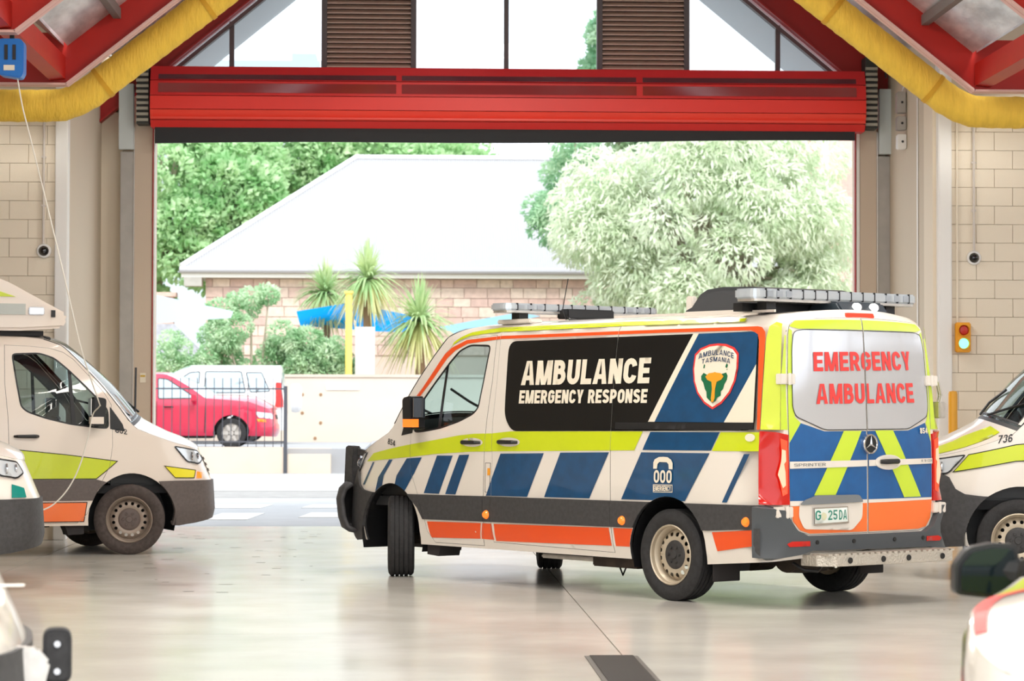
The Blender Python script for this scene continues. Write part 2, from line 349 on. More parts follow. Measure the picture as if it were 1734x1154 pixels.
# ------------------------------------------------------------ vehicle bodies
def sm(t): t = np.clip(t, 0, 1); return t*t*(3-2*t)
class Body:
    """outer skin of a vehicle: parameter u runs round the plan outline (u = x along the left flank), v runs up the flank"""
    def __init__(s, rear, bow, rc, hw, ctrl, ZD, VR, RR, RZ, CR, CRY, kr, fl, vtop, bx, bz, ws):
        pts = []
        for y in np.linspace(0, hw-rc, 15): pts.append((rear+bow*(y/hw)**2.5, y))
        cx = pts[-1][0]+rc
        for a in np.linspace(0, np.pi/2, 12)[1:]: pts.append((cx-rc*np.cos(a), hw-rc+rc*np.sin(a)))
        k = len(pts)
        c = [(ctrl[0][0]-.3, hw)]+list(ctrl)+[(ctrl[-2][0], -ctrl[-2][1])]
        for i in range(1, len(c)-2):
            p0, p1, p2, p3 = map(np.array, c[i-1:i+3])
            for t in np.linspace(0, 1, 7)[:-1]:
                pts.append(tuple(.5*((2*p1)+(-p0+p2)*t+(2*p0-5*p1+4*p2-p3)*t*t+(-p0+3*p1-3*p2+p3)*t**3)))
        pts.append(ctrl[-1])
        P = np.array(pts); q = np.r_[0, np.cumsum(np.hypot(*np.diff(P, axis=0).T))]
        s.B = P; s.U = q-q[k]+P[k, 0]; s.u0 = float(s.U[0]); s.u1 = float(s.U[-1])
        s.hw, s.ZD, s.VR, s.RR, s.RZ, s.CR, s.CRY, s.kr, s.fl, s.vt, s.bx, s.bz, s.ws = hw, np.array(ZD), VR, RR, RZ, CR, CRY, kr, fl, np.array(vtop), np.array(bx), np.array(bz), ws
        s.VE = VR+RR*math.pi/2; s.vt[s.vt[:, 1] > 90, 1] = s.VE
        # lattice lines: finer round the corners
        g = [np.arange(ctrl[0][0]-2.9 if False else s.U[26], ctrl[0][0], .09), np.linspace(ctrl[0][0], s.u1, 34), np.linspace(s.U[14], s.U[26], 12), np.linspace(s.u0, s.U[14], 10)]
        g = np.unique(np.round(np.concatenate(g), 4)); s.lat = (np.unique(np.concatenate([g, 2*s.u0-g])), np.concatenate([np.arange(.15, VR, .075), np.linspace(VR, s.VE, 9)]))
    def W(s, u, v):
        u = np.asarray(u, float); v = np.asarray(v, float)
        m = u < s.u0; u = np.where(m, 2*s.u0-u, u)
        x = np.interp(u, s.U, s.B[:, 0]); y = np.interp(u, s.U, s.B[:, 1])
        a = np.clip((v-s.VR)/s.RR, 0, np.pi/2); z = np.where(v <= s.VR, v, s.VR+s.RZ*np.sin(a))
        d = np.interp(np.minimum(v, s.VR), s.ZD[:, 0], s.ZD[:, 1])+s.RR*(1-np.cos(a))
        y2 = y*(1-d/s.hw); wr = sm((s.fl[0]-x)/s.fl[1]); df = np.interp(z, s.fl[2], s.fl[3]); wf = sm((x-s.fl[4])/s.fl[5])
        x2 = x+s.kr*d*wr-df*wf
        z = z+a/(np.pi/2)*s.CR*np.clip(1-(y2/s.CRY)**2, 0, 1)
        return np.stack([x2, np.where(m, -y2, y2), z], -1)
    def vtop(s, u): return np.interp(u, s.vt[:, 0], s.vt[:, 1])
    def cap(s, u, t):      # t from -1 (right) to 1 (left)
        u = np.asarray(u, float); t = np.asarray(t, float); E = s.W(u, s.vtop(u)); ye = E[..., 1]
        k = 1-np.clip(np.abs(t), 0, 1)**2; bx = np.interp(u, s.bx[:, 0], s.bx[:, 1]); bz = np.interp(u, s.bz[:, 0], s.bz[:, 1])*(ye/s.CRY)**2
        return np.stack([E[..., 0]+bx*k, ye*t, E[..., 2]+bz*k], -1)
    def mir(s, L): return [(2*s.u0-u, v) for u, v in L]
    def outline(s, zb, arches, dz=0):
        top = [(u, float(s.vtop(u))) for u in np.unique(np.r_[s.vt[:, 0], np.linspace(s.u0, s.u1, 60)]) if s.u0 < u < s.u1]
        left = [(s.u1, float(s.vtop(s.u1)))]+top[::-1]
        full = left+[(s.u0, float(s.vtop(s.u0)))]+[(2*s.u0-u, v) for u, v in top]+[(2*s.u0-s.u1, float(s.vtop(s.u1)))]
        bot = []
        x = 2*s.u0-s.u1
        bl = [(s.u1, zb[0])]
        for cx, r, cz in sorted(arches, reverse=True):
            bl += [(cx+r*math.cos(a), max(cz+r*math.sin(a), .05)) for a in np.linspace(-.15, math.pi+.15, 26)]
        bl += [(s.u0, zb[1])]
        full = full+[(2*s.u0-u, v) for u, v in bl][:-1]+bl[::-1]
        return full
    def patch(s, name, L, m, parent, off=.003, clip=(), outs=(), thick=0, rim=None, cap=False, h=.06, loops=False, bh=.05):
        ins = [L if (loops or isinstance(L, Union)) else [L]]+[[c] for c in clip]
        if cap: return patch_mesh(name, s.cap, ins, [[o] for o in outs], off, False, .08, None, [m], parent, thick, bh=.05, rim=rim)
        return patch_mesh(name, s.W, ins, [[o] for o in outs], off, True, h, s.lat, [m], parent, thick, bh=bh, rim=rim)

VAN = Body(-1.18, .10, .15, .99,
    [(3.3, .99), (3.6, .985), (3.9, .965), (4.15, .935), (4.35, .875), (4.5, .775), (4.6, .62), (4.65, .43), (4.675, .21), (4.68, 0)],
    [(.20, .06), (.30, .02), (.42, 0), (.9, 0), (1.2, .008), (1.32, .02), (1.6, .05), (1.9, .088), (2.08, .115)],
    2.08, .17, .125, .05, .72, .45, (-.3, .8, [.2, .32, .45, .75, 1.05, 1.3], [.10, .03, 0, .02, .15, .25], 3.3, 1.2),
    [(-9, 99), (2.3, 99), (2.5, 2.31), (2.75, 2.235), (2.95, 2.12), (3.12, 1.955), (3.3, 1.765), (3.5, 1.545), (3.68, 1.36), (3.8, 1.275), (4.05, 1.20), (4.3, 1.13), (4.6, 1.07), (5.3, 1.03)],
    [(2.3, 0), (2.6, .06), (3.0, .16), (3.4, .24), (3.8, .26), (4.3, .12), (5.2, .0)], [(2.3, .05), (3.0, .05), (3.8, .06), (4.2, .07), (5.2, .10)], None)

_mesh = {}
def steel_wheel(parent, loc, steer=0, side=1, tyre=RUBBER, rim=RIM, hub=HUBM, R_=.356):
    if rim.name == 'dusty_rim': hub = mat('brown_hub', (104, 90, 84), .6)
    if 'tyre' not in _mesh:
        t = MB(); hwid = .118
        pr = [(.225, .085), (.245, .105), (.29, hwid), (.33, .112), (.35, .098)]
        for a, b in ((.085, .060), (.045, .020), (.005, -.020), (-.035, -.060)):
            pr += [(.356, a+.006), (.356, b), (.346, b-.002), (.346, b-.010)]
        pr += [(.356, -.075), (.35, -.098), (.33, -.112), (.29, -hwid), (.245, -.105), (.225, -.085)]
        _mesh['tyre'] = t.lathe(pr, n=64).build('wheel', None, None, True).data
        r_ = MB(); r_.lathe([(.232, .094), (.236, .102), (.228, .108), (.221, .100), (.219, .07), (.205, .055), (.200, .02), (.190, -.02), (.190, -.08), (.22, -.09)], n=56)
        o = r_.build('rim', None, None, True); _mesh['rim'] = o.data
        f = lambda a, r: np.stack([np.cos(a)*r, np.interp(r, [.10, .118, .135, .168, .20], [.045, .052, .060, .055, .015]), np.sin(a)*r], -1)
        holes = [ellipse((2*math.pi*(i+.5)/16, .160), .105, .0165, 12) for i in range(16)]
        d = patch_mesh('disc', f, [[[(0, .09), (2*math.pi, .09), (2*math.pi, .205), (0, .205)]]], [[h_] for h_ in holes], 0, True, .03, None, [], None, 0, bh=.08)
        bm = bmesh.new(); bm.from_mesh(_mesh['rim']); bm.from_mesh(d.data); bm.to_mesh(_mesh['rim']); bm.free()
        _mesh['rim'].polygons.foreach_set('use_smooth', [True]*len(_mesh['rim'].polygons))
        for ob in (o, d): bpy.data.objects.remove(ob)
        h_ = MB().lathe([(.0, .072), (.03, .072), (.034, .064), (.09, .062), (.108, .056), (.118, .046)], n=32)
        for i in range(6): h_.lathe([(0, .078), (.010, .078), (.013, .062)], c=(.062*math.cos(i*math.pi/3), 0, .062*math.sin(i*math.pi/3)), n=8)
        _mesh['hub'] = h_.build('hub', None, None, True).data
        for ob in [q for q in bpy.data.objects if q.parent is None and q.data in (_mesh['tyre'], _mesh['hub'])]: bpy.data.objects.remove(ob)
    def mk(key, name, m, par):
        me = _mesh.get((key, m.name))
        if me is None: me = _mesh[key].copy(); me.materials.clear(); me.materials.append(m); _mesh[(key, m.name)] = me
        o = bpy.data.objects.new(name, me); COL.objects.link(o); o.parent = par; return o
    wh = mk('tyre', 'wheel', tyre, parent); wh.location = loc; wh.rotation_euler = (0, 0, (0 if side > 0 else math.pi)+steer); wh.scale = (R_/.356, 1, R_/.356)
    mk('rim', 'rim', rim, wh); mk('hub', 'hub_cap', hub, wh); return wh

AW = [(0, .44, .37), (3.665, .455, .37)]
DOOR = [(2.312, .325), (3.0, .325), (3.10, .42), (3.18, .60), (3.24, .725), (3.33, .90), (3.365, 1.10), (3.368, 1.27), (3.36, 1.52), (3.28, 1.64), (3.12, 1.815), (2.97, 1.975), (2.87, 2.045), (2.72, 2.09), (2.5, 2.115), (2.276, 2.125), (2.272, 1.727), (2.30, 1.384), (2.312, .80)]
DWIN = rounded([(3.33, 1.275), (3.218, 1.277), (2.932, 1.313), (2.677, 1.373), (2.493, 1.437), (2.426, 1.492), (2.385, 1.728), (2.342, 2.03), (2.63, 2.04), (2.778, 1.992), (2.913, 1.880), (3.096, 1.705), (3.325, 1.47)], .05)
SLIDE = [(2.18, .363), (.625, .345), (.665, .55), (.672, .80), (.682, 1.30), (.697, 1.66), (.703, 2.05), (.708, 2.215), (2.225, 2.205), (2.228, 2.13), (2.212, 1.73), (2.22, 1.384), (2.20, 1.05), (2.21, .525)]
RD = [(.004, .545), (.60, .545), (.70, .57), (.765, .64), (.785, .76), (.80, 1.3), (.82, 1.6), (.842, 2.04), (.825, 2.15), (.77, 2.205), (.004, 2.21)]
def rdoor(V, sgn): return [(V.u0+sgn*t, v) for t, v in RD]

def build_van(name, label, x, y, rz, livery, white=WHITE, clad=CLAD, tyre=RUBBER, rim=RIM, steer=0, ends='all', group=None, holes=True, dd=0., grey_nose=False, grille=True):
    V = VAN; u0 = V.u0
    root = thing(name, label, 'ambulance', (x, y, 0), rz, group)
    sh = lambda L: [(u+dd, v) for u, v in L]
    D = sh(DOOR) if dd else DOOR; DW = sh(DWIN) if dd else DWIN
    doors = [('front_door', D, [DW]), ('front_door', V.mir(D), [V.mir(DW)]), ('sliding_door', SLIDE, []), ('rear_door', rdoor(V, 1), []), ('rear_door', rdoor(V, -1), [])]
    out = V.outline((.42, .42), AW)
    shell = patch_mesh('body_shell', V.W, [[out]], [[d[1]] for d in doors], 0, True, .06, V.lat, [white], root, .02, rim=DARKIN)
    objs = [('body', shell, out, [d[1] for d in doors])]
    for n, L, ws in doors:
        Ls = shrink(L, .0035)
        o = V.patch(n, Ls, white, root, off=.001, outs=ws, thick=.02, rim=DARKIN)
        objs.append((n, o, Ls, ws))
        for wl in ws:
            V.patch('window_glass', wl, GLASS, o, off=-.012)
            bar = [(2.905+dd, 1.90), (2.94+dd, 1.88), (2.985+dd, 1.30), (2.945+dd, 1.305)]
            V.patch('window_bar', bar if wl is DW else V.mir(bar), BLACK, o, off=-.004)
            V.patch('window_seal', wl, BLACK, o, off=.002, outs=[shrink(wl, .016)])
    # bonnet, windscreen, roof
    us = [2.78, 3.70]
    V.patch('roof_panel', [(u0, -1), (us[0], -1), (us[0], 1), (u0, 1)], white, root, off=0, cap=True)
    V.patch('windscreen', [(us[0], -1), (us[1]+.02, -1), (us[1]+.02, 1), (us[0], 1)], GLASS, root, off=0, cap=True)
    ws_in = [(us[0]+.06, -.93), (us[1]-.02, -.93), (us[1]-.02, .93), (us[0]+.06, .93)]
    V.patch('windscreen_frame', [(us[0], -1), (us[1], -1), (us[1], 1), (us[0], 1)], BLACK, root, off=.004, cap=True, outs=[ws_in])
    for sg in (1, -1):
        V.patch('windscreen_pillar', [(us[0], sg*.955), (us[1], sg*.955), (us[1], sg), (us[0], sg)], white, root, off=.009, cap=True)
    V.patch('bonnet', [(us[1]+.06, -1), (V.u1-.001, -1), (V.u1-.001, 1), (us[1]+.06, 1)], white, root, off=0.002, cap=True)
    V.patch('scuttle_grille', [(us[1], -1), (us[1]+.06, -1), (us[1]+.06, 1), (us[1], 1)], BLACK, root, off=0.0, cap=True)
    wp = MB()
    for yy in (.35, -.3): wp.tube([tuple(V.cap(3.73, yy/.9)+[0, 0, .03]), tuple(V.cap(3.62, yy/.9+.3)+[0, 0, .03]), tuple(V.cap(3.5, yy/.9+.62)+[0, 0, .03])], .012, 6)
    wp.build('wiper', BLACK, root)
    # nose: lamps, grille, bumper
    for sg in (1, -1):
        f = (lambda L: L) if sg > 0 else V.mir
        hl = f(rounded([(4.26, 1.10), (4.62, 1.045), (4.66, .95), (4.52, .905), (4.36, .93)], .03))
        lp = V.patch('headlamp', hl, CHROME, root, off=-.004 if False else .002)
        V.patch('lamp_lens', hl, GLASSP if False else LENS, lp, off=.012)
        V.patch('lamp_bezel', hl, BLACK, lp, off=.014, outs=[shrink(hl, .012)])
        for q, rad in ((4.45, .045), (4.56, .036)):
            p = V.W(q if sg > 0 else 2*u0-q, .99); MB().lathe([(rad, .0), (rad, .012), (rad*.7, .016), (rad*.6, .006), (0, .004)], axis='x', c=(p[0]+.004, p[1], p[2]), n=20).build('lamp_bowl', CHROME, lp)
        if not grey_nose:
            V.patch('repeater_lamp', f([(4.45, .835), (4.53, .82), (4.48, .765), (4.40, .765)]), AMBER, root, off=.006)
        for cx, r, cz in AW:
            wlf = MB()
            a = np.linspace(-.30, math.pi+.30, 20); r2 = r+.004
            arc = [(cx+r2*math.cos(q), cz+r2*math.sin(q)) for q in a]; y0_, y1_ = sg*.955, sg*.52
            vs = [(p[0], y0_, p[1]) for p in arc]+[(p[0], y1_, p[1]) for p in arc]; n = len(arc)
            wlf.add(vs, [(i, i+1, n+i+1, n+i) for i in range(n-1)]+[tuple(range(n, 2*n))])
            wlf.build('wheel_arch_liner', BLACK, root, recalc=False)
    if grille:
        gr = V.patch('grille', rounded([(4.72, 1.02), (2*V.u1-4.72-.0, 1.02), (2*V.u1-4.78, .80), (4.78, .80)], .04) if False else [(4.72, 1.00), (V.u1-.002, 1.0), (V.u1-.002, .79), (4.78, .79)], BLACK, root, off=.004)
        V.patch('grille', V.mir([(4.72, 1.00), (V.u1-.002, 1.0), (V.u1-.002, .79), (4.78, .79)]), BLACK, root, off=.004)
        for k in range(3):
            z0 = .82+k*.06
            V.patch('grille_bar', [(4.74, z0+.03), (V.u1-.002, z0+.03), (V.u1-.002, z0), (4.76, z0)], CHROME, gr, off=.02)
            V.patch('grille_bar', V.mir([(4.74, z0+.03), (V.u1-.002, z0+.03), (V.u1-.002, z0), (4.76, z0)]), CHROME, gr, off=.02)
    if grey_nose:
        NB = [(3.9, .735), (3.98, .738), (4.14, .755), (4.24, .80), (4.34, .90), (4.44, .935), (4.56, .90), (4.7, .78), (V.u1-.001, .78), (V.u1-.001, .32), (4.46, .345), (4.34, .30), (4.16, .31), (4.14, .40)]
    else:
        NB = [(3.95, .74), (4.14, .745), (4.7, .745), (V.u1-.001, .745), (V.u1-.001, .415), (4.6, .345), (4.45, .325), (4.2, .295), (4.12, .30), (4.10, .5)]
    arch0 = ellipse((3.665, .37), .455, .455, 40)
    V.patch('bumper', NB, clad, root, off=.022, outs=[arch0], thick=.03)
    V.patch('bumper', V.mir(NB), clad, root, off=.022, outs=[V.mir(arch0)], thick=.03)
    # wheels
    R_ = .356
    for sg in (1, -1):
        steel_wheel(root, (0, sg*.857, R_), 0, sg, tyre, rim)
        steel_wheel(root, (3.665, sg*.857, R_), steer, sg, tyre, rim)
        MB().box(-.47, -.455, sg*.66, sg*.94, .17, .55).build('mud_flap', MUD, root, bevel=.004)
        MB().prism([(3.17, .5), (3.18, .215), (3.02, .205), (2.99, .3), (2.97, .45)], 'xz', sg*.70, sg*.93).build('mud_flap', MUD, root)
    ub = MB().box(.5, 3.1, -.88, .88, .33, .50).box(-1.0, 3.6, -.42, .42, .30, .50).box(-1.0, -.5, -.85, .85, .42, .55).box(3.6, 4.45, -.45, .45, .30, .6)
    ub.tube([(0, -.8, .33), (0, .8, .33)], .06, 10).tube([(3.665, -.8, .33), (3.665, .8, .33)], .05, 10)
    ub.lathe([(0, -.13), (.13, -.1), (.13, .1), (0, .13)], axis='y', c=(0, 0, .33), n=16)
    ub.build('underbody', UNDER, root)
    # cab interior
    ci = MB().box(2.1, 4.1, -.86, .86, .62, .70).box(2.08, 2.12, -.88, .88, .6, 1.98)
    ci.build('cab_floor_and_bulkhead', DARKIN, root)
    MB().prism([(3.45, .7), (3.42, 1.08), (3.5, 1.24), (3.85, 1.27), (4.0, .7)], 'xz', -.86, .86).build('dashboard', BLACK, root, bevel=.02)
    MB().tube([(3.46+.19*math.sin(a)*.35, -.42+.19*math.cos(a), 1.30+.19*math.sin(a)) for a in np.linspace(0, 2*math.pi, 25)], .016, 8, cap=False).box(3.45, 3.47, -.60, -.24, 1.285, 1.315).build('steering_wheel', BLACK, root)
    for sg in (1, -1):
        s_ = MB().box(2.45, 3.0, sg*.42-.24, sg*.42+.24, .95, 1.10).prism([(2.42, 1.05), (2.58, 1.05), (2.44, 1.72), (2.34, 1.72)], 'xz', sg*.42-.23, sg*.42+.23)
        s_.prism([(2.34, 1.76), (2.44, 1.76), (2.42, 1.95), (2.34, 1.95)], 'xz', sg*.42-.13, sg*.42+.13)
        s_.build('seat', SEAT, root, bevel=.03)
    # door handles and mirrors
    for sg in (1, -1):
        fr = [o for o in objs if o[0] == 'front_door'][0 if sg > 0 else 1][1]
        def hd(par, ua, z, sgn=sg):
            um = ua-.12
            cup = ellipse((um, z), .15, .038, 20)
            q = V.patch('handle_recess', cup if sgn > 0 else V.mir(cup), white, par, off=.004)
            p0, p1 = V.W(ua, z), V.W(ua-.24, z)
            MB().tube([(p0[0], sgn*(p0[1]+.006), z), (p0[0]-.03, sgn*(p0[1]+.04), z), (p1[0]+.03, sgn*(p1[1]+.04), z), (p1[0], sgn*(p1[1]+.006), z)], [.014, .019, .016, .012], 8).build('door_handle', BLACK, par, True)
        hd(fr, 2.60+dd, 1.20)
        if sg > 0: hd([o for o in objs if o[0] == 'sliding_door'][0][1], 2.10, 1.208)
        sail = [(3.34+dd, 1.272), (3.525+dd, 1.247), (3.50+dd, 1.32), (3.34+dd, 1.50)]
        V.patch('mirror_sail', sail if sg > 0 else V.mir(sail), BLACK, root, off=.004)
        mx = 3.12+dd
        mr = MB().tube([(mx+.12, sg*.97, 1.36), (mx+.06, sg*1.02, 1.38), (mx+.05, sg*1.06, 1.40)], .035, 8)
        mr.prism(rounded([(mx-.02, 1.30), (mx+.12, 1.31), (mx+.13, 1.58), (mx+.0, 1.60)], .03, 3), 'xz', sg*1.01, sg*1.165)
        mo = mr.build('door_mirror', BLACK, root, bevel=.012)
        MB().box(mx-.027, mx-.020, min(sg*1.025, sg*1.15), max(sg*1.025, sg*1.15), 1.41, 1.58).build('mirror_glass', CHROME, mo)
        MB().box(mx-.035, mx+.10, min(sg*1.10, sg*1.172), max(sg*1.10, sg*1.172), 1.325, 1.395).build('indicator_lamp' if livery == 'main' else 'mirror_cover', AMBERLIT if livery == 'main' else white, mo)
    return root, objs
def decal(V, objs, name, L, m, off=.004, only=None, cap=False, loops=False, label=None):
    res = []
    for n, o, reg, ws in objs:
        if only and n not in only: continue
        if n == 'body':
            q = V.patch(name, L, m, o, off=off, clip=[reg], outs=ws, loops=loops)
        else: q = V.patch(name, L, m, o, off=off, clip=[reg], outs=ws, loops=loops)
        if q: res.append(q)
        if q and label: q['label'] = label
    return res

# ------------------------------------------------------------ the main ambulance (number 854)
V = VAN
main, mo = build_van('ambulance', 'ambulance with blue and lime blocks, side lettering and number 854, turning out through the doorway', 2.8025, 20.4338,
                     math.pi-0.93457, 'main', steer=-R(36.5), grey_nose=True)
def side(name, L, m, off=.004, **k): return decal(V, mo, name, L, m, off, **k)
u0 = V.u0
def rt(L): return [(u0+t, v) for t, v in L]
# flank livery, left side
side('lime_stripe', [(2.30, 2.225), (.72, 2.25), (.2, 2.248), (-.75, 2.235), (-.75, 2.185), (.2, 2.185), (.72, 2.182), (2.30, 2.16), (2.65, 2.125), (2.80, 2.075), (2.90, 2.02), (2.87, 2.06), (2.77, 2.115), (2.64, 2.17)], LIME)
side('orange_frame', [(-1.006, 1.335), (-1.010, 1.592), (-1.016, 2.02), (-1.01, 2.07), (-.98, 2.115), (-.93, 2.125), (.2, 2.125), (2.21, 2.112), (2.69, 2.078), (2.89, 2.015), (2.985, 1.957), (3.14, 1.785), (3.335, 1.588), (3.30, 1.57), (3.104, 1.752), (2.936, 1.924), (2.832, 1.992), (2.673, 2.046), (2.21, 2.078), (.2, 2.09), (-.85, 2.088), (-.925, 2.06), (-.957, 2.0), (-.975, 1.592), (-.98, 1.335)], ORANGE)
side('lime_belt', [(4.216, 1.008), (3.352, 1.062), (3.016, 1.092), (2.521, 1.119), (2.193, 1.128), (.391, 1.162), (.305, 1.312), (1.965, 1.298), (2.206, 1.279), (2.458, 1.273), (2.661, 1.258), (3.022, 1.212), (3.357, 1.172), (3.703, 1.132), (4.089, 1.085)], LIME)
side('blue_block', [(.215, 1.308), (-.575, 1.313), (-.49, 1.172), (.295, 1.166)], BLUE)
side('lime_block', [(-.586, 1.313), (-1.006, 1.316), (-1.006, 1.174), (-.5, 1.170)], LIME)
for L in ([(2.084, 1.11), (1.513, 1.122), (1.721, .758), (2.274, .752)], [(1.301, 1.13), (.695, 1.142), (.928, .768), (1.5, .762)], [(.309, 1.148), (-.475, 1.152), (-.204, .779), (.54, .772)],
          [(-.853, 1.152), (-.915, 1.153), (-.67, .782), (-.617, .782)], [(4.067, 1.005), (4.03, 1.006), (4.145, .80), (4.19, .80)],
          [(3.73, 1.032), (3.658, 1.033), (3.80, .891), (3.82, .74), (3.925, .73), (3.90, .872)], [(3.412, 1.048), (3.186, 1.061), (3.293, .918), (3.445, .750), (3.60, .80), (3.568, .893)],
          [(2.966, 1.08), (2.743, 1.083), (2.931, .75), (3.15, .75)], [(2.652, 1.09), (2.511, 1.095), (2.696, .75), (2.842, .75)]):
    side('blue_block', L, BLUE)
arch0 = ellipse((3.665, .37), .46, .46, 40); arch1 = ellipse((0, .37), .445, .445, 40)
def cut(o_): return o_
for L in ([(3.40, .735), (2.31, .747), (.66, .758), (0, .762), (-1.03, .770), (-1.03, .596), (-.47, .562), (.30, .553), (3.16, .523), (3.24, .62)],):
    for n, o, reg, ws in mo:
        V.patch('side_cladding', L, CLAD, o, off=.012, clip=[reg], outs=ws, thick=.02)
for L in ([(3.102, .506), (2.342, .518), (2.352, .386), (3.046, .368)], [(2.325, .518), (2.20, .518), (2.165, .384), (2.335, .386)], [(2.167, .518), (.69, .541), (.655, .400), (2.139, .376)], [(.635, .541), (.355, .545), (.36, .402), (.605, .400)], [(-.507, .552), (-.979, .586), (-.986, .469), (-.567, .411)]):
    side('orange_block', L, ORANGE)
GL = rounded([(2.10, 2.055), (-.957, 2.075), (-.962, 1.328), (1.95, 1.300), (2.06, 1.42)], .10, 6)
side('side_window', GL, BLACKGL, .006)
side('blue_band', [(-.243, 2.07), (.171, 1.387), (-.619, 1.387), (-.945, 1.828), (-.945, 2.05), (-.90, 2.07)], BLUE, .009)
side('white_band', [(-.182, 2.07), (-.243, 2.07), (.171, 1.387), (.247, 1.387)], TEXTW, .009)
side('beige_block', [(-.619, 1.387), (-.945, 1.828), (-.945, 1.387)], TEXTW, .009)
body = mo[0][1]
V.patch('sliding_door_rail', [(.634, 1.380), (-.95, 1.387), (-.95, 1.335), (.628, 1.328)], BLACK, body, off=.014, thick=.01)
def tx(s, a, b, c, m=TEXTW, bold=.2, off=.013, par=None, gap=.10, arch=0):
    mid, hf = (a[0]+b[0])/2, abs(a[0]-b[0])/2
    for g in text_at(s, a, b, c, bold, gap): V.patch('letter', g.xf(lambda p: (p[0], p[1]-arch*((p[0]-mid)/hf)**2)) if arch else g, m, par or body, off=off, h=.05, bh=.1)
tx('AMBULANCE', (1.875, 1.683), (.272, 1.690), (1.875, 1.885), bold=.225, off=.010, gap=.075)
tx('EMERGENCY RESPONSE', (1.880, 1.530), (.278, 1.535), (1.880, 1.640), bold=.225, off=.010, gap=.075)
# shield badge
def sq(L, cx=-.485, cz=1.74): return [(cx-x, cz+z) for x, z in L]      # x to the viewer's right
shield = [(-.255, .17), (-.20, .215), (-.10, .243), (0, .25), (.10, .243), (.20, .215), (.255, .17), (.262, .06), (.24, -.04), (.19, -.13), (.10, -.21), (0, -.255), (-.10, -.21), (-.19, -.13), (-.24, -.04), (-.262, .06)]
sb = V.patch('badge', sq(shield), TEXTR, main, off=.013); V.patch('badge_face', sq([(x*.93, z*.93) for x, z in shield]), TEXTW, sb, off=.016)
DKB = mat('navy_vinyl', (24, 58, 96), .4); GRN = mat('green_vinyl', (18, 104, 66), .4); ORG = mat('gold_vinyl', (242, 160, 40), .4)
tx('AMBULANCE', (-.485+.205, 1.900), (-.485-.205, 1.900), (-.485+.205, 1.940), DKB, .15, .018, sb, .16, arch=.030)
tx('TASMANIA', (-.485+.165, 1.850), (-.485-.165, 1.850), (-.485+.165, 1.886), DKB, .15, .018, sb, .16, arch=.018)
tas = [(-.155, .0), (-.13, .025), (-.08, .005), (-.03, -.010), (.03, -.005), (.08, .015), (.13, .025), (.15, .0), (.145, -.03), (.12, -.065), (.11, -.10), (.085, -.12), (.09, -.15), (.05, -.165), (.03, -.19), (-.01, -.20), (-.04, -.185), (-.07, -.165), (-.08, -.12), (-.10, -.10), (-.125, -.05), (-.15, -.03)]
V.patch('badge_map', sq(tas), GRN, sb, off=.018)
for isl in ([(-.14, .060), (-.125, .060), (-.122, .085), (-.135, .092)], [(.115, .066), (.135, .058), (.145, .080), (.13, .096), (.12, .085)], [(.125, .048), (.14, .044), (.145, .052)]):
    V.patch('badge_island', sq(isl), GRN, sb, off=.018)
V.patch('badge_emblem', sq([(-.105, -.005), (-.07, .02), (-.02, .025), (0, .03), (.02, .025), (.07, .02), (.105, -.005), (.08, -.03), (.03, -.045), (.018, -.10), (.022, -.17), (.008, -.20), (-.012, -.20), (-.02, -.17), (-.016, -.10), (-.03, -.045), (-.08, -.03)]), ORG, sb, off=.020)
# phone, 000 and EMERGENCY
ph = [(.155, 1.045), (.155, 1.075), (.14, 1.10), (.09, 1.118), (.04, 1.122), (-.01, 1.118), (-.05, 1.10), (-.07, 1.075), (-.07, 1.045), (-.03, 1.045), (-.025, 1.075), (0, 1.085), (.085, 1.085), (.11, 1.075), (.115, 1.045)]
V.patch('phone_symbol', [(.155, 1.048), (.155, 1.07), (.14, 1.095), (.09, 1.114), (.04, 1.117), (-.01, 1.114), (-.05, 1.095), (-.068, 1.07), (-.068, 1.022), (-.025, 1.022), (-.02, 1.06), (.0, 1.075), (.085, 1.075), (.105, 1.06), (.112, 1.022), (.155, 1.022)], TEXTW, body, off=.012)
tx('000', (.145, .912), (-.062, .914), (.145, 1.012), bold=.19)
V.patch('word_box', [(.158, .900), (-.066, .902), (-.066, .842), (.158, .838)], TEXTW, body, off=.008, outs=[[(.152, .894), (-.060, .896), (-.060, .848), (.152, .844)]])
tx('EMERGENCY', (.146, .850), (-.054, .853), (.146, .890), bold=.2)
tx('854', (3.79, 1.172), (3.625, 1.150), (3.79, 1.222), m=TEXTB, bold=.15, off=.006)
V.patch('round_sticker', ellipse((-.915, 1.275), .055, .03, 16), TEXTW, body, off=.008)
V.patch('fuel_sticker', [(2.255, .985), (2.215, .985), (2.215, .925), (2.255, .925)], ORG, body, off=.005)
V.patch('fuel_flap', [(2.29, 1.03), (2.215, 1.03), (2.225, .78), (2.29, .78)], LINE, body, off=.002, outs=[[(2.285, 1.026), (2.220, 1.026), (2.230, .784), (2.285, .784)]])
for uu_, zz in ((2.259, .593), (.521, .605), (-.886, .643)):
    p = V.W(uu_, zz); MB().lathe([(.0, .040), (.025, .036), (.036, .018), (.038, .01)], c=(p[0], p[1], zz), n=16).build('side_marker_lamp', AMBERLIT, root_ := body, True)
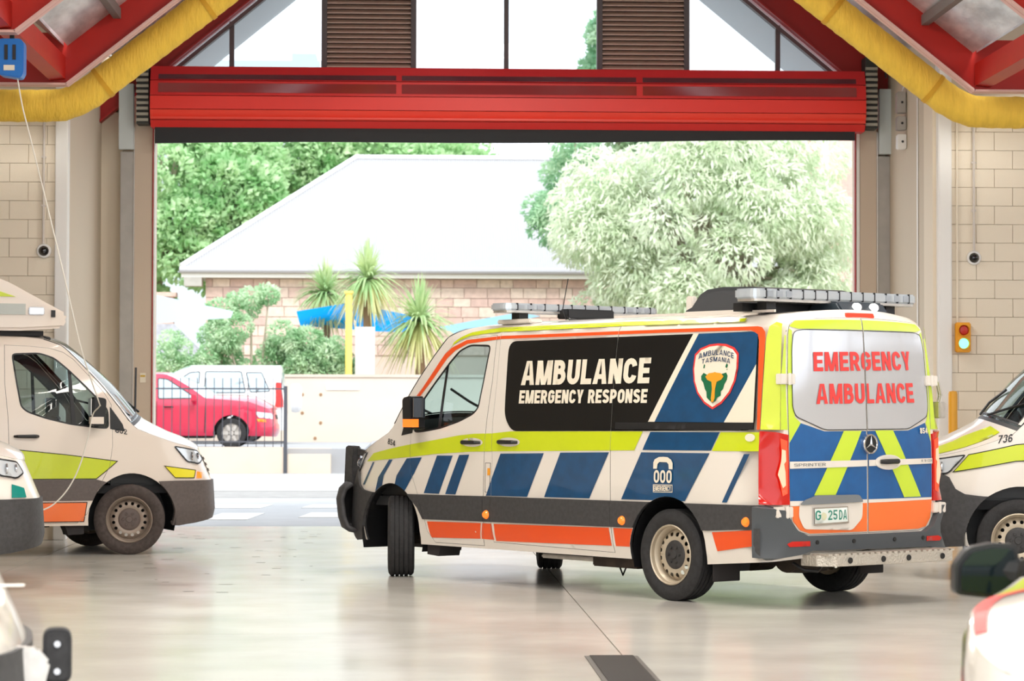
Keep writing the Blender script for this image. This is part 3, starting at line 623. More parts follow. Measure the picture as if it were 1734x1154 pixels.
# rear: tail lamps, pillar livery
for sg in (1, -1):
    f = rt if sg > 0 else (lambda L: V.mir(rt(L)))
    V.patch('lime_pillar', f([(1.032, 1.335), (1.027, 1.60), (1.020, 2.02), (1.00, 2.12), (.95, 2.17), (.90, 2.15), (.895, 1.9), (.880, 1.335)]), LIME, body, off=.004)
    V.patch('lime_pillar_edge', f([(.875, 1.335), (.888, 1.7), (.872, 2.05), (.858, 2.04), (.835, 1.6), (.808, 1.335)]), LIME2, body, off=.004)
    tl = V.patch('tail_lamp', f([(1.034, 1.324), (.91, 1.315), (.808, 1.297), (.800, 1.10), (.790, .775), (1.032, .778)]), REDL, main, off=.014, thick=.03)
    V.patch('lit_strip', f([(.885, 1.27), (.820, 1.25), (.812, 1.10), (.812, .86), (.86, .84), (.895, 1.02), (.868, 1.14)]), REDLIT, tl, off=.018)
    V.patch('reversing_lens', f([(.87, 1.19), (.835, 1.18), (.83, 1.10), (.85, 1.08), (.835, 1.02), (.83, .92), (.86, .90), (.90, 1.0), (.875, 1.10)]), mat('lit_lens', (250, 190, 160), .1, emit=(255, 190, 160), es=.45), tl, off=.021)
# rear doors
RDL = [o for o in mo if o[0] == 'rear_door']
def rear(name, L, m, off=.005, **k):
    return [q for q in (V.patch(name, rt(L), m, o, off=off, clip=[reg], **k) for n, o, reg, ws in RDL) if q]
rear('lime_top', [(.83, 2.125), (.78, 2.185), (-.78, 2.185), (-.83, 2.125), (-.74, 2.10), (.74, 2.10)], LIME2)
rear('lime_side', [(.835, 2.11), (.80, 2.08), (.775, 1.55), (.745, 1.43), (.69, 1.385), (.79, 1.24), (.80, 1.35), (.82, 1.6)], LIME2); rear('lime_side', [(-.835, 2.11), (-.80, 2.08), (-.79, 1.55), (-.77, 1.43), (-.74, 1.385), (-.79, 1.24), (-.80, 1.35), (-.82, 1.6)], LIME2)
rear('blue_field', [(.69, 1.385), (.79, 1.236), (.787, .80), (-.787, .80), (-.79, 1.236), (-.73, 1.385), (-.49, 1.325), (.455, 1.322)], BLUE2, .004)
rear('lime_chevron', [(.256, 1.325), (.061, 1.325), (.345, .842), (.559, .842)], LIME2, .007); rear('lime_chevron', [(-.09, 1.328), (-.30, 1.328), (-.63, .81), (-.415, .81)], LIME2, .007)
rear('white_rail', [(.79, 1.097), (-.79, 1.108), (-.79, 1.066), (.79, 1.044)], WHITE, .012)
rear('silver_window', rounded([(.775, 1.50), (.80, 1.95), (.79, 2.075), (.70, 2.095), (-.70, 2.095), (-.80, 2.075), (-.82, 1.95), (-.79, 1.50), (-.76, 1.43), (-.49, 1.335), (.455, 1.330), (.74, 1.43)], .04), SILVGL, .009)
for q in rear('window_edge', rounded([(.775, 1.50), (.80, 1.95), (.79, 2.075), (.70, 2.095), (-.70, 2.095), (-.80, 2.075), (-.82, 1.95), (-.79, 1.50), (-.76, 1.43), (-.49, 1.335), (.455, 1.330), (.74, 1.43)], .04), LINE, .010,
    outs=[rt(shrink(rounded([(.775, 1.50), (.80, 1.95), (.79, 2.075), (.70, 2.095), (-.70, 2.095), (-.80, 2.075), (-.82, 1.95), (-.79, 1.50), (-.76, 1.43), (-.49, 1.335), (.455, 1.330), (.74, 1.43)], .04), .006))]): pass
def rtx(s, a, b, c, m, bold=.2, off=.014, gap=.1):
    for g in text_at(s, a, b, c, bold, gap):
        for n, o, reg, ws in RDL: V.patch('letter', g.xf(lambda p: (u0+p[0], p[1])), m, o, off=off, clip=[reg], h=.05, bh=.1)
rtx('EMERGENCY', (.575, 1.775), (-.59, 1.795), (.582, 1.920), TEXTR)
rtx('AMBULANCE', (.545, 1.528), (-.592, 1.542), (.548, 1.680), TEXTR)
rtx('854', (-.636, 1.300), (-.742, 1.300), (-.636, 1.345), TEXTW, .2)
rear('white_band', [(.787, .802), (-.787, .802), (-.787, .785), (.787, .765)], WHITE, .006)
rear('orange_field', [(.775, .762), (-.785, .79), (-.765, .645), (-.70, .578), (-.60, .56), (.60, .556), (.69, .582), (.755, .65)], ORANGE2)
o_l, o_r = RDL[0][1], RDL[1][1]
wp_ = rt(rounded([(.70, .775), (.655, .808), (.54, .843), (.115, .840), (.06, .785), (.066, .66), (.175, .572), (.655, .590), (.705, .68)], .03))
wp2 = V.patch('plate_recess', wp_, WHITE, o_l, off=.010)
V.patch('plate_garnish', rt(rounded([(.698, .772), (.655, .808), (.54, .843), (.115, .840), (.068, .785)], .02)), mat('grey_trim', (120, 124, 128), .35), o_l, off=.028, thick=.02)
pl = V.patch('number_plate', rt([(.578, .749), (.232, .754), (.222, .628), (.572, .615)]), CHROME, main, off=.022, thick=.01)
V.patch('plate_face', rt([(.568, .741), (.241, .746), (.236, .640), (.566, .630)]), mat('plate_white', (226, 232, 226), .4), pl, off=.025)
PG = mat('plate_green', (30, 130, 110), .4)
def pt(s, a, b):
    for g in text_at(s, (a, .655), (b, .657), (a, .728), .15, .14): V.patch('letter', g.xf(lambda p: (u0+p[0], p[1])), PG, pl, off=.027, h=.05, bh=.1)
pt('G', .562, .508); pt('25', .440, .345); pt('DA', .328, .248)
V.patch('plate_emblem', rt([(.505, .70), (.49, .715), (.47, .71), (.455, .70), (.452, .675), (.47, .655), (.49, .655), (.50, .67)]), mat('plate_buff', (216, 214, 180), .5), pl, off=.027)
rtx('SPRINTER', (.755, 1.060), (.45, 1.063), (.755, 1.082), mat('chrome_text', (110, 114, 118), .3), .12, .016); rtx('419 CDI', (-.63, 1.080), (-.775, 1.081), (-.63, 1.098), MATS['chrome_text'], .12, .016)
# star emblem
em = MB(); pc = V.W(u0-.012, 1.224)
em.lathe([(.062, -.03), (.066, -.036), (.074, -.036), (.078, -.028), (.078, 0)], axis='x', c=(pc[0], pc[1], pc[2]), n=32)
for k in range(3):
    a = math.pi/2+k*2*math.pi/3; t_ = (pc[0]-.036, pc[1]+.066*math.cos(a), pc[2]+.066*math.sin(a))
    vs = [t_, (pc[0]-.034, pc[1]+.012*math.cos(a+1.05), pc[2]+.012*math.sin(a+1.05)), (pc[0]-.046, pc[1], pc[2]), (pc[0]-.034, pc[1]+.012*math.cos(a-1.05), pc[2]+.012*math.sin(a-1.05))]
    em.add(vs, [(0, 1, 2), (0, 2, 3), (0, 3, 1)])
eo = em.build('star_emblem', CHROME, main, recalc=False)
MB().lathe([(0, -.028), (.064, -.028)], axis='x', c=(pc[0], pc[1], pc[2]), n=28).build('emblem_disc', BLACK, eo, recalc=False)
# rear handle
V.patch('handle_plate', rt(ellipse((-.225, 1.083), .15, .058, 28)), WHITE, o_r, off=.018, thick=.01)
ph_ = [V.W(u0+t, 1.088) for t in (-.13, -.16, -.30, -.335)]
MB().tube([(ph_[0][0]-.02, ph_[0][1], 1.088), (ph_[1][0]-.05, ph_[1][1], 1.088), (ph_[2][0]-.05, ph_[2][1], 1.09), (ph_[3][0]-.02, ph_[3][1], 1.092)], [.016, .02, .02, .014], 8).build('door_handle', BLACK, o_r, True)
# hinges
for sg in (1, -1):
    for z in (1.715, .72):
        a, b = V.W(u0+.775, z), V.W(u0+.94, z)
        hb = MB(); th_ = .022
        for p, q in ((V.W(u0+.775, z), V.W(u0+.835, z)), (V.W(u0+.85, z), V.W(u0+.94, z))):
            hb.box(min(p[0], q[0])-.035, min(p[0], q[0])+.02, *sorted((sg*p[1], sg*q[1])), z-.04, z+.04)
        hb.tube([(a[0]-.035, sg*(V.W(u0+.842, z)[1]), z-.045), (a[0]-.035, sg*(V.W(u0+.842, z)[1]), z+.045)], .016, 10)
        hb.build('rear_door_hinge', WHITE, body, bevel=.006)
    if sg < 0:
        lk = MB().tube([(-1.0, -1.00, 1.52), (-1.0, -1.03, 1.60), (-1.0, -.99, 1.72)], .02, 8).box(-1.06, -.98, -1.03, -.95, 1.42, 1.55).build('door_check_strap', ALU, body, bevel=.008)
# bumper, reflectors, sensors, step
BU = [(1.06, .760), (.86, .735), (.80, .66), (.745, .585), (.64, .54), (-.64, .54), (-.745, .585), (-.80, .66), (-.86, .735), (-1.06, .760), (-1.06, .40), (-.86, .395), (-.70, .42), (.60, .43), (.72, .405), (.90, .385), (1.06, .39)]
bu = V.patch('rear_bumper', rt(BU), mat('bumper_grey', (74, 78, 82), .55, bump=.1, bscale=200), main, off=.05, thick=.06)
V.patch('bumper_corner', [(-1.03, .60), (-.99, .60), (-.985, .39), (-1.03, .385)], CLAD, main, off=.045)
for sg in (1, -1):
    V.patch('reflector', rt([(sg*.85, .484), (sg*.80, .503), (sg*.635, .503), (sg*.635, .465), (sg*.82, .463)]), REDL, bu, off=.056)
for t in (.57, .20, -.25, -.6):
    p = V.W(u0+t, .49); MB().lathe([(0, -.056), (.016, -.056), (.018, -.04)], axis='x', c=(p[0], p[1], .492), n=14).build('parking_sensor', BLACK, bu, recalc=False)
st = thing('rear_step', 'x', 'x'); 
for k in ('label', 'category'): del st[k]
bpy.data.objects.remove(st)
sm_ = MB().prism([(-1.12, .66), (-1.29, .66), (-1.40, .56), (-1.40, -.72), (-1.30, -.76), (-1.12, -.76)], 'xy', .318, .400)
so = sm_.build('rear_step', CHECKER, main, bevel=.004)
for i in range(22):
    yy = .64-i*.064; MB().box(-1.395, -1.20, yy-.04, yy, .398, .413).build('step_tread', CHECKER, so)
for yy in (.42, .06, -.22, -.60): MB().lathe([(0, -.008), (.022, -.008), (.024, 0)], axis='x', c=(-1.40, yy, .36), n=14).build('step_bolt', BLACK, so, recalc=False)
MB().lathe([(.0, .2), (.16, .19), (.17, 0), (.16, -.19), (0, -.2)], axis='y', c=(-.80, .30, .40), n=20).build('silencer', UNDER, main, True)
MB().tube([(-1.0, .62, .33), (-1.1, .60, .28), (-1.16, .52, .27), (-1.14, .45, .31)], .012, 8).build('tow_eye', BLACK, main, True)
MB().tube([(1.11, .5, .33), (1.125, .5, .20), (1.08, .5, .125), (1.035, .5, .20), (1.05, .5, .33)], .008, 8).build('exhaust_hanger_loop', BLACK, main, True)
MB().box(1.0, 1.7, .55, .86, .25, .285).build('side_step', ALU, main, bevel=.01)
MB().box(.45, 1.0, .5, .9, .22, .34).build('battery_tray', UNDER, main, bevel=.01)
# brake lamp, work lamps, light bars, roof unit
MB().prism(rounded([(.160, 2.200), (.145, 2.228), (-.145, 2.228), (-.160, 2.200), (-.15, 2.192), (.15, 2.192)], .008), 'yz', -1.105, -1.02).build('high_brake_lamp', mat('lit_brake_red', (250, 70, 50), .15, emit=(255, 60, 40), es=.5), main)
wl = MB().prism([(-1.02, 2.235), (-.95, 2.32), (-.72, 2.335), (-.60, 2.24)], 'xz', -.42, .10).build('work_lamp_cowl', mat('cowl_grey', (48, 58, 66), .35), main, bevel=.015)
for yy in (-.075, -.265):
    MB().lathe([(0, -.022), (.024, -.020), (.031, -.008), (.034, .0), (.034, .03)], axis='x', c=(-1.01, yy, 2.278), n=20).build('work_lamp', mat('lit_lamp', (255, 255, 250), .1, emit=(255, 255, 250), es=.8), wl, True)
def lightbar(x, z0, z1, hw_, par, nseg=10):
    o = MB().prism(rounded([(x-.13, -hw_), (x+.13, -hw_), (x+.13, hw_), (x-.13, hw_)], .09, 5), 'xy', z0, z1).build('light_bar', LIGHTBAR, par, bevel=.012)
    b = MB().prism(rounded([(x-.12, -hw_+.02), (x+.12, -hw_+.02), (x+.12, hw_-.02), (x-.12, hw_-.02)], .08, 5), 'xy', z0-.018, z0).build('bar_base', ALU, o)
    for i in range(nseg+1):
        yy = -hw_+.12+i*(2*hw_-.24)/nseg
        MB().box(x-.134, x+.134, yy-.004, yy+.004, z0+.003, z1+.001).build('lens_divider', BLACK, o)
    for sg in (1, -1):
        for j in range(3):
            MB().box(x-.136, x-.128, sg*(hw_-.16-j*.1)-.03, sg*(hw_-.16-j*.1)+.03, z0+.015, z1-.015).build('led_module', mat('led_grey', (150, 156, 164), .3), o)
        MB().box(x-.05, x+.05, sg*(hw_-.25)-.05, sg*(hw_-.25)+.05, 2.225, z0-.018).build('bar_foot', BLACK, o)
    return o
fb = lightbar(2.277, 2.322, 2.385, .875, main); rb = lightbar(-.758, 2.325, 2.402, .91, main, 12)
MB().box(2.05, 2.20, -.25, .28, 2.26, 2.345).tube([(2.1, .25, 2.3), (2.0, .3, 2.25), (1.9, .3, 2.24)], .01, 6).build('siren_bracket', BLACK, main, bevel=.01)
MB().tube([(2.05, .30, 2.25), (2.05, .34, 2.33), (2.0, .32, 2.60)], .004, 6).build('whip_aerial', BLACK, main)
ac = MB().prism([(.36, 2.235), (.33, 2.275), (.26, 2.30), (.16, 2.40), (.08, 2.435), (-.1, 2.45), (-.45, 2.44), (-.62, 2.40), (-.66, 2.235)], 'xz', -.52, .52).build('roof_air_unit', mat('roof_unit_grey', (66, 68, 72), .5), main, bevel=.03)
MB().box(-.60, .28, -.56, .56, 2.20, 2.262).build('unit_base', WHITE, ac, bevel=.008)
MB().box(-.66, -.56, -.82, .82, 2.235, 2.30).build('bar_mount', BLACK, rb)
MB().box(-.90, .95, .70, .715, 2.225, 2.245).build('roof_rail', WHITE, main)
MB().box(2.0, 2.45, .60, .74, 2.21, 2.25).build('bar_platform', WHITE, main, bevel=.01)
MB().box(.42, .50, .28, .34, 2.24, 2.40).build('gps_mast', WHITE, main, bevel=.01)
# steel bull bar bumper at the nose
def nose(yy, off):      # front surface x at a given y, pushed out
    i = np.interp(yy, V.B[::-1, 1][:60], V.B[::-1, 0][:60]); return float(i)+off
ys = np.linspace(-.93, .93, 25); zs = [.36, .40, .50, .66, .76, .82]; offs = [.06, .14, .18, .20, .17, .10]
vs = []; fs = []
for z, of in zip(zs, offs):
    for y_ in ys:
        k = abs(y_)/.93; vs.append((min(nose(abs(y_), of), 4.86)-.0, y_*(1+.10*of/.19*k**4), z))
n = len(ys)
for j in range(len(zs)-1): fs += [(j*n+i, j*n+i+1, (j+1)*n+i+1, (j+1)*n+i) for i in range(n-1)]
bb = MB().add(vs, fs).build('bull_bar', CLAD, main, True); s_ = bb.modifiers.new('t', 'SOLIDIFY'); s_.thickness = .04; s_.offset = -1
for sg in (1, -1):
    MB().prism([(4.50, .76), (4.66, .76), (4.635, 1.13), (4.62, 1.145), (4.50, 1.14), (4.515, .95)], 'xz', sg*.70, sg*.79).build('bar_upright', CLAD, bb, bevel=.012)
    MB().prism([(4.20, 1.02), (4.5, 1.06), (4.5, 1.12), (4.30, 1.09)], 'xz', sg*.72, sg*.745).build('bar_bracket', CLAD, bb)
MB().tube([(4.62, -.72, .90), (4.78, -.5, .92), (4.84, 0, .93), (4.78, .5, .92), (4.62, .72, .90)], .03, 10).build('bar_tube', CLAD, bb, True)

# ------------------------------------------------------------ parked ambulances
SEAM = LINE
def num(V_, objs, s, a, b, c, side=1):
    f = (lambda p: (p[0], p[1])) if side > 0 else (lambda p: (2*V_.u0-p[0], p[1]))
    body_ = objs[0][1]
    for g in text_at(s, a, b, c, .16, .12): V_.patch('letter', g.xf(f), TEXTB, body_, off=.006, h=.05, bh=.1)
def edged(V_, objs, name, L, m, off=.008):      # reflective panel with its thin dark outline
    decal(V_, objs, name, L, m, off); 
    for n, o, reg, ws in objs:
        V_.patch('stripe_edge', L, SEAM, o, off=off+.001, clip=[reg], outs=list(ws)+[shrink(L, .008)])

v602, ob602 = build_van('ambulance', 'white ambulance number 602 nearest the left door jamb, lime and orange panels along its sill', -6.57, 25.77, R(20), 'park',
                        white=WHITEW, clad=CLADW, tyre=RUBBERW, steer=-R(16), dd=.10, rim=mat('dusty_rim', (158, 142, 128), .45, metal=.3))
mr_ = V.mir
edged(V, ob602, 'lime_panel', mr_([(1.2, 1.20), (2.49, 1.07), (2.97, 1.02), (3.40, .965), (3.52, .95), (3.42, .87), (3.29, .768), (2.7, .768), (1.2, .768)]), LIME)
edged(V, ob602, 'lime_panel', mr_([(4.05, .90), (4.44, .85), (4.37, .765), (4.14, .77)]), mat('reflective_yellow', (240, 226, 40), .35))
decal(V, ob602, 'side_cladding', mr_([(-1.0, .765), (3.29, .765), (3.42, .73), (3.31, .553), (-1.0, .553)]), CLADW, .010)
edged(V, ob602, 'orange_panel', mr_([(.55, .54), (3.2, .54), (3.17, .34), (.55, .34)]), ORANGE2)
num(V, ob602, '602', (3.50, 1.235), (3.65, 1.215), (3.50, 1.29), -1)
pod = MB().prism([(1.0, 2.26), (2.55, 2.26), (2.98, 2.29), (3.03, 2.38), (3.02, 2.44), (2.45, 2.74), (2.1, 2.88), (1.5, 2.95), (1.0, 2.95)], 'xz', -.80, .80).build('roof_pod', WHITEW, v602, bevel=.03)
MB().prism([(1.0, 2.76), (1.9, 2.72), (2.25, 2.68), (2.50, 2.60), (2.2, 2.60), (1.0, 2.60)], 'xz', -.812, -.80).build('lime_panel', LIME, pod)
for xa_, xb_ in ((2.28, 2.60), (1.7, 2.0)): MB().box(xa_, xb_, -.815, -.80, 2.42, 2.53).build('pod_light_recess', mat('recess_grey', (190, 194, 188), .4), pod)
for x0 in (2.63, 1.8): MB().box(x0, x0+.16, -.825, -.805, 2.42, 2.50).build('pod_flasher', CHROME, pod, bevel=.01)
MB().box(2.86, 2.90, -.82, -.80, 2.40, 2.47).build('pod_marker', BLACK, pod)
MB().box(1.4, 2.8, -.72, .72, 2.21, 2.262).build('pod_plinth', DARKIN, pod)
MB().tube([(3.75, -.72, 1.45), (3.76, -.70, 1.90)], .011, 6).build('rod_aerial', BLACK, v602)
MB().box(.9, 2.6, -.92, -.60, .16, .34).build('under_tank', BLACK, v602, bevel=.03)

v736, ob736 = build_van('ambulance', 'white ambulance number 736 with lime bonnet stripes, behind the tail of the turning one', 9.03, 22.42, R(180-8), 'park', steer=0, grey_nose=True, clad=CLAD)
edged(V, ob736, 'lime_panel', [(4.24, 1.10), (3.75, 1.19), (2.5, 1.28), (2.5, 1.08), (3.73, 1.04), (4.33, .94)], LIME)
V.patch('lime_bonnet_stripe', [(3.80, .62), (4.15, .55), (4.75, .75), (4.75, .95), (4.4, .93), (4.0, .90), (3.85, .86)], LIME, v736, off=.006, cap=True)
V.patch('lime_bonnet_stripe', [(3.80, -.62), (4.15, -.55), (4.75, -.75), (4.75, -.95), (4.4, -.93), (4.0, -.90), (3.85, -.86)], LIME, v736, off=.006, cap=True)
num(V, ob736, '736', (3.97, 1.195), (3.80, 1.21), (3.97, 1.265), 1)

vB, obB = build_van('ambulance', 'white ambulance showing only black bumper and headlamp at the left edge, beside number 602', -7.64, 20.63, R(15), 'park', steer=0, grille=False)
decal(V, obB, 'lime_panel', mr_([(4.20, 1.06), (3.2, 1.20), (3.2, 1.02), (4.36, .93)]), LIME2)
decal(V, obB, 'teal_corner', mr_([(4.44, .865), (4.56, .83), (4.54, .755), (4.385, .755)]), mat('teal_vinyl', (0, 130, 120), .3), .010)
vC, obC = build_van('ambulance', 'blurred white ambulance corner at the bottom left edge with a rubber buffer on its bumper', -5.86, 7.78, R(8), 'park', steer=0, grille=False)
bf = MB().prism(rounded([(-.045, -.085), (.045, -.085), (.045, .085), (-.045, .085)], .035, 5), 'xz', -.06, .06).build('rubber_buffer', RUBBER, vC, bevel=.012)
bf.location = (4.76, -.34, .715)
for dz in (-.045, .04): MB().lathe([(0, -.066), (.010, -.066), (.013, -.060)], c=(.0, 0, dz), n=10).build('buffer_bolt', CHROME, bf)
MB().prism([(4.52, .60), (4.72, .62), (4.74, .70), (4.70, .745), (4.5, .76)], 'xz', -.42, -.36).build('buffer_bracket', ALU, vC, bevel=.01)
MB().box(4.52, 4.60, -.55, -.49, .885, .94).box(4.50, 4.66, -.53, -.51, .945, .95).build('nose_marker', WHITE, vC, bevel=.006)

# ------------------------------------------------------------ cars
def car_body(L, H, belt, hw=.86, wb=2.6, fo=.95, ro=.85, roof=(.0, 1.25), cowl=2.05, hood=.98, nose=.74, hatch=.18, clr=.2):
    x1 = wb+fo; xr = -ro
    ctrl = [(x1-1.1, hw), (x1-.8, hw*.995), (x1-.55, hw*.97), (x1-.35, hw*.92), (x1-.18, hw*.82), (x1-.08, hw*.66), (x1-.03, hw*.44), (x1-.005, hw*.22), (x1, 0)]
    VR = H-.12
    vt = [(-9, 99), (roof[1], 99), (roof[1]+.12, H-.06), (cowl-.35, belt+.5*(H-belt)), (cowl, hood+.02), (cowl+.3, hood), (x1-.5, (hood+nose)/2+.07), (x1-.1, nose+.05), (x1+1, nose)]
    B_ = Body(xr, .10, .22, hw, ctrl, [(clr, .05), (.35, .0), (belt-.12, .0), (belt, .03), (VR, .17)], VR, .10, .07, .05, .60, hatch*6,
              (.0, .5, [.2, .35, .45, nose, nose+.2], [.08, .0, 0, .05, .14], x1-1.1, 1.0), vt, [(roof[1], 0), (cowl-.2, .18), (cowl+.2, .22), (x1-.3, .08), (x1+1, 0)], [(roof[1], .05), (cowl, .05), (x1-.4, .07), (x1+1, .06)], None)
    return B_
def build_car(name, label, loc, rz, B_, paint, wb, low=None, scale=1, winmat=None, spare=False, belt=.9, H=1.45, hwn=.86, wr_=.31, win=None, group=None, cat='car', cowl=2.05, roof1=1.25):
    root = thing(name, label, cat, loc, rz, group, scale)
    AR = [(0, wr_+.07, wr_), (wb, wr_+.07, wr_)]
    out = B_.outline((.22, .28), AR)
    sh = patch_mesh('body_shell', B_.W, [[out]], [], 0, True, .1, B_.lat, [paint], root, .015, rim=DARKIN, bh=.1)
    objs = [('body', sh, out, [])]
    B_.patch('roof_panel', [(B_.u0, -1), (roof1+.1, -1), (roof1+.1, 1), (B_.u0, 1)], paint, root, off=0, cap=True)
    B_.patch('windscreen', [(roof1+.1, -1), (cowl+.02, -1), (cowl+.02, 1), (roof1+.1, 1)], winmat or BLACKGL, root, off=0, cap=True)
    B_.patch('bonnet', [(cowl, -1), (B_.u1-.001, -1), (B_.u1-.001, 1), (cowl, 1)], paint, root, off=0.001, cap=True)
    W_ = win or []
    for L in W_:
        for f in (lambda q: q, B_.mir):
            g = B_.patch('side_window', f(rounded(L, .05)), winmat or BLACKGL, root, off=.004)
            B_.patch('window_seal', f(rounded(L, .05)), BLACK, g, off=.006, outs=[shrink(f(rounded(L, .05)), .02)])
    rw = [(B_.u0+.62, belt+.05), (B_.u0+.58, H-.16), (B_.u0-.58, H-.16), (B_.u0-.62, belt+.05)]
    B_.patch('rear_window', rounded(rw, .06), winmat or BLACKGL, root, off=.005)
    for sg in (1, -1):
        f = (lambda q: q) if sg > 0 else B_.mir
        x1 = wb+.95
        B_.patch('headlamp', f(rounded([(x1-.42, .76), (x1+.02, .72), (x1+.06, .60), (x1-.36, .64)], .03)), LENS, root, off=.004)
        B_.patch('repeater_lamp', f([(x1-.40, .61), (x1-.20, .60), (x1-.20, .54), (x1-.38, .55)]), AMBER, root, off=.006)
        B_.patch('tail_lamp', f([(B_.u0+.74, belt+.28), (B_.u0+.90, belt+.28), (B_.u0+.98, belt-.25), (B_.u0+.76, belt-.25)]), REDL, root, off=.006)
        B_.patch('door_gap', f([(1.02, .30), (1.03, belt), (1.045, belt), (1.035, .30)]), LINE, root, off=.002)
        B_.patch('door_gap', f([(cowl-.02, .32), (cowl, belt-.02), (cowl+.015, belt-.02), (cowl-.005, .32)]), LINE, root, off=.002)
        for xx in (1.20, .25):
            p = B_.W(xx, belt-.12); MB().tube([(xx, sg*(p[1]+.004), belt-.12), (xx+.03, sg*(p[1]+.03), belt-.12), (xx+.15, sg*(p[1]+.03), belt-.12), (xx+.18, sg*(p[1]+.004), belt-.12)], .013, 6).build('door_handle', BLACK, root)
        for xw in (0, wb):
            MB().box(xw-.34, xw+.34, sg*(hwn-.28)-.09, sg*(hwn-.28)+.09, .33, .62).build('wheel_arch_liner', BLACK, root)
            if 'alloy' not in _mesh:
                t_ = MB().lathe([(.2, .08), (.215, .095), (.29, .1), (.31, .08), (.31, -.08), (.29, -.1), (.2, -.09)], n=40).build('wheel', RUBBER, None, True); _mesh['alloy_t'] = t_.data
                a_ = MB().lathe([(.205, .085), (.20, .095), (.19, .07), (.185, .0)], n=36)
                for k in range(6):
                    q = k*math.pi/3; c_, s__ = math.cos(q), math.sin(q)
                    P_ = [(.03, -.045), (.19, -.028), (.19, .028), (.03, .045)]
                    a_.prism([(x_*c_-y_*s__, x_*s__+y_*c_) for x_, y_ in P_], 'xz', .055, .085)
                a_.lathe([(0, .095), (.05, .092), (.055, .06)], n=16).lathe([(.0, .03), (.19, .03)], n=24)
                a2 = a_.build('rim', ALU, None, False, recalc=True); _mesh['alloy'] = a2.data
                for q_ in (t_, a2): bpy.data.objects.remove(q_)
            wh = bpy.data.objects.new('wheel', _mesh['alloy_t']); COL.objects.link(wh); wh.parent = root; wh.location = (xw, sg*(hwn-.11), wr_); wh.rotation_euler = (0, 0, 0 if sg > 0 else math.pi); wh.scale = (wr_/.31, 1, wr_/.31)
            rm_ = bpy.data.objects.new('rim', _mesh['alloy']); COL.objects.link(rm_); rm_.parent = wh
        mx = cowl-.28
        if name != 'service_car':
            m_ = MB().prism(rounded([(mx, belt-.02), (mx+.10, belt), (mx+.10, belt+.13), (mx, belt+.14)], .03, 3), 'xz', sg*(hwn+.02), sg*(hwn+.20)).build('door_mirror', paint, root, bevel=.02)
    B_.patch('bumper', [(wb+.42, .52), (B_.u1-.001, .50), (B_.u1-.001, .24), (wb+.42, .26)], low or paint, root, off=.02, thick=.02)
    B_.patch('bumper', B_.mir([(wb+.42, .52), (B_.u1-.001, .50), (B_.u1-.001, .24), (wb+.42, .26)]), low or paint, root, off=.02, thick=.02)
    B_.patch('grille', [(B_.u1-.35, .70), (B_.u1-.001, .69), (B_.u1-.001, .60), (B_.u1-.34, .60)], BLACK, root, off=.004)
    B_.patch('grille', B_.mir([(B_.u1-.35, .70), (B_.u1-.001, .69), (B_.u1-.001, .60), (B_.u1-.34, .60)]), BLACK, root, off=.004)
    MB().box(.4, wb-.45, -.7, .7, .2, .32).build('underbody', BLACK, root)
    return root, objs
PALEGL = mat('bright_window', (176, 192, 200), .08, spec=.8, metal=.2)  # opaque pale colour standing in for brightness seen through the glass
RED = mat('crimson_paint', (196, 34, 70), .25, coat=.8)
B1 = car_body(4.4, 1.60, .98, hw=.86, wb=2.6, fo=.95, ro=.9, roof=(0, 1.15), cowl=2.05, hood=1.02, nose=.78, hatch=.3)
red_car, obr = build_car('car', 'crimson car parked nose right behind the railing', (-6.95, 60.3, .56), 0, B1, RED, 2.6, scale=1.10, winmat=PALEGL, belt=.98, H=1.60, cowl=2.05, roof1=1.15,
    win=[[(.95, 1.02), (.93, 1.47), (.3, 1.48), (-.1, 1.46), (-.3, 1.05)], [(1.06, 1.02), (1.04, 1.47), (1.25, 1.45), (1.80, 1.09), (1.78, 1.03)]])
decal(B1, obr, 'silver_sill', [(-1, .42), (3.4, .42), (3.4, .24), (-1, .24)], mat('silver_sill', (150, 140, 145), .4), .008)
WCAR = mat('white_car_paint', (240, 240, 240), .25, coat=.8)
B2 = car_body(4.3, 1.66, 1.0, hw=.88, wb=2.6, fo=.9, ro=.85, roof=(0, 1.1), cowl=2.0, hood=1.05, nose=.82, hatch=.1)
suv, obs = build_car('car', 'white off-road car with a spare wheel on its tail, behind the crimson car', (-4.15, 66.6, .6), math.pi, B2, WCAR, 2.6, scale=1.20, winmat=PALEGL, belt=1.0, H=1.66, cowl=2.0, roof1=1.1,
    win=[[(.90, 1.04), (.88, 1.52), (.1, 1.52), (.0, 1.05)], [(-.08, 1.06), (.02, 1.50), (-.42, 1.50), (-.55, 1.08)], [(1.0, 1.04), (.98, 1.52), (1.2, 1.50), (1.75, 1.12), (1.72, 1.05)]])
MB().lathe([(0, -1.16), (.24, -1.15), (.30, -1.10), (.32, -1.02), (.30, -.93), (0, -.93)], axis='x', c=(0, .1, .95), n=32).build('spare_wheel_cover', WCAR, suv, True)
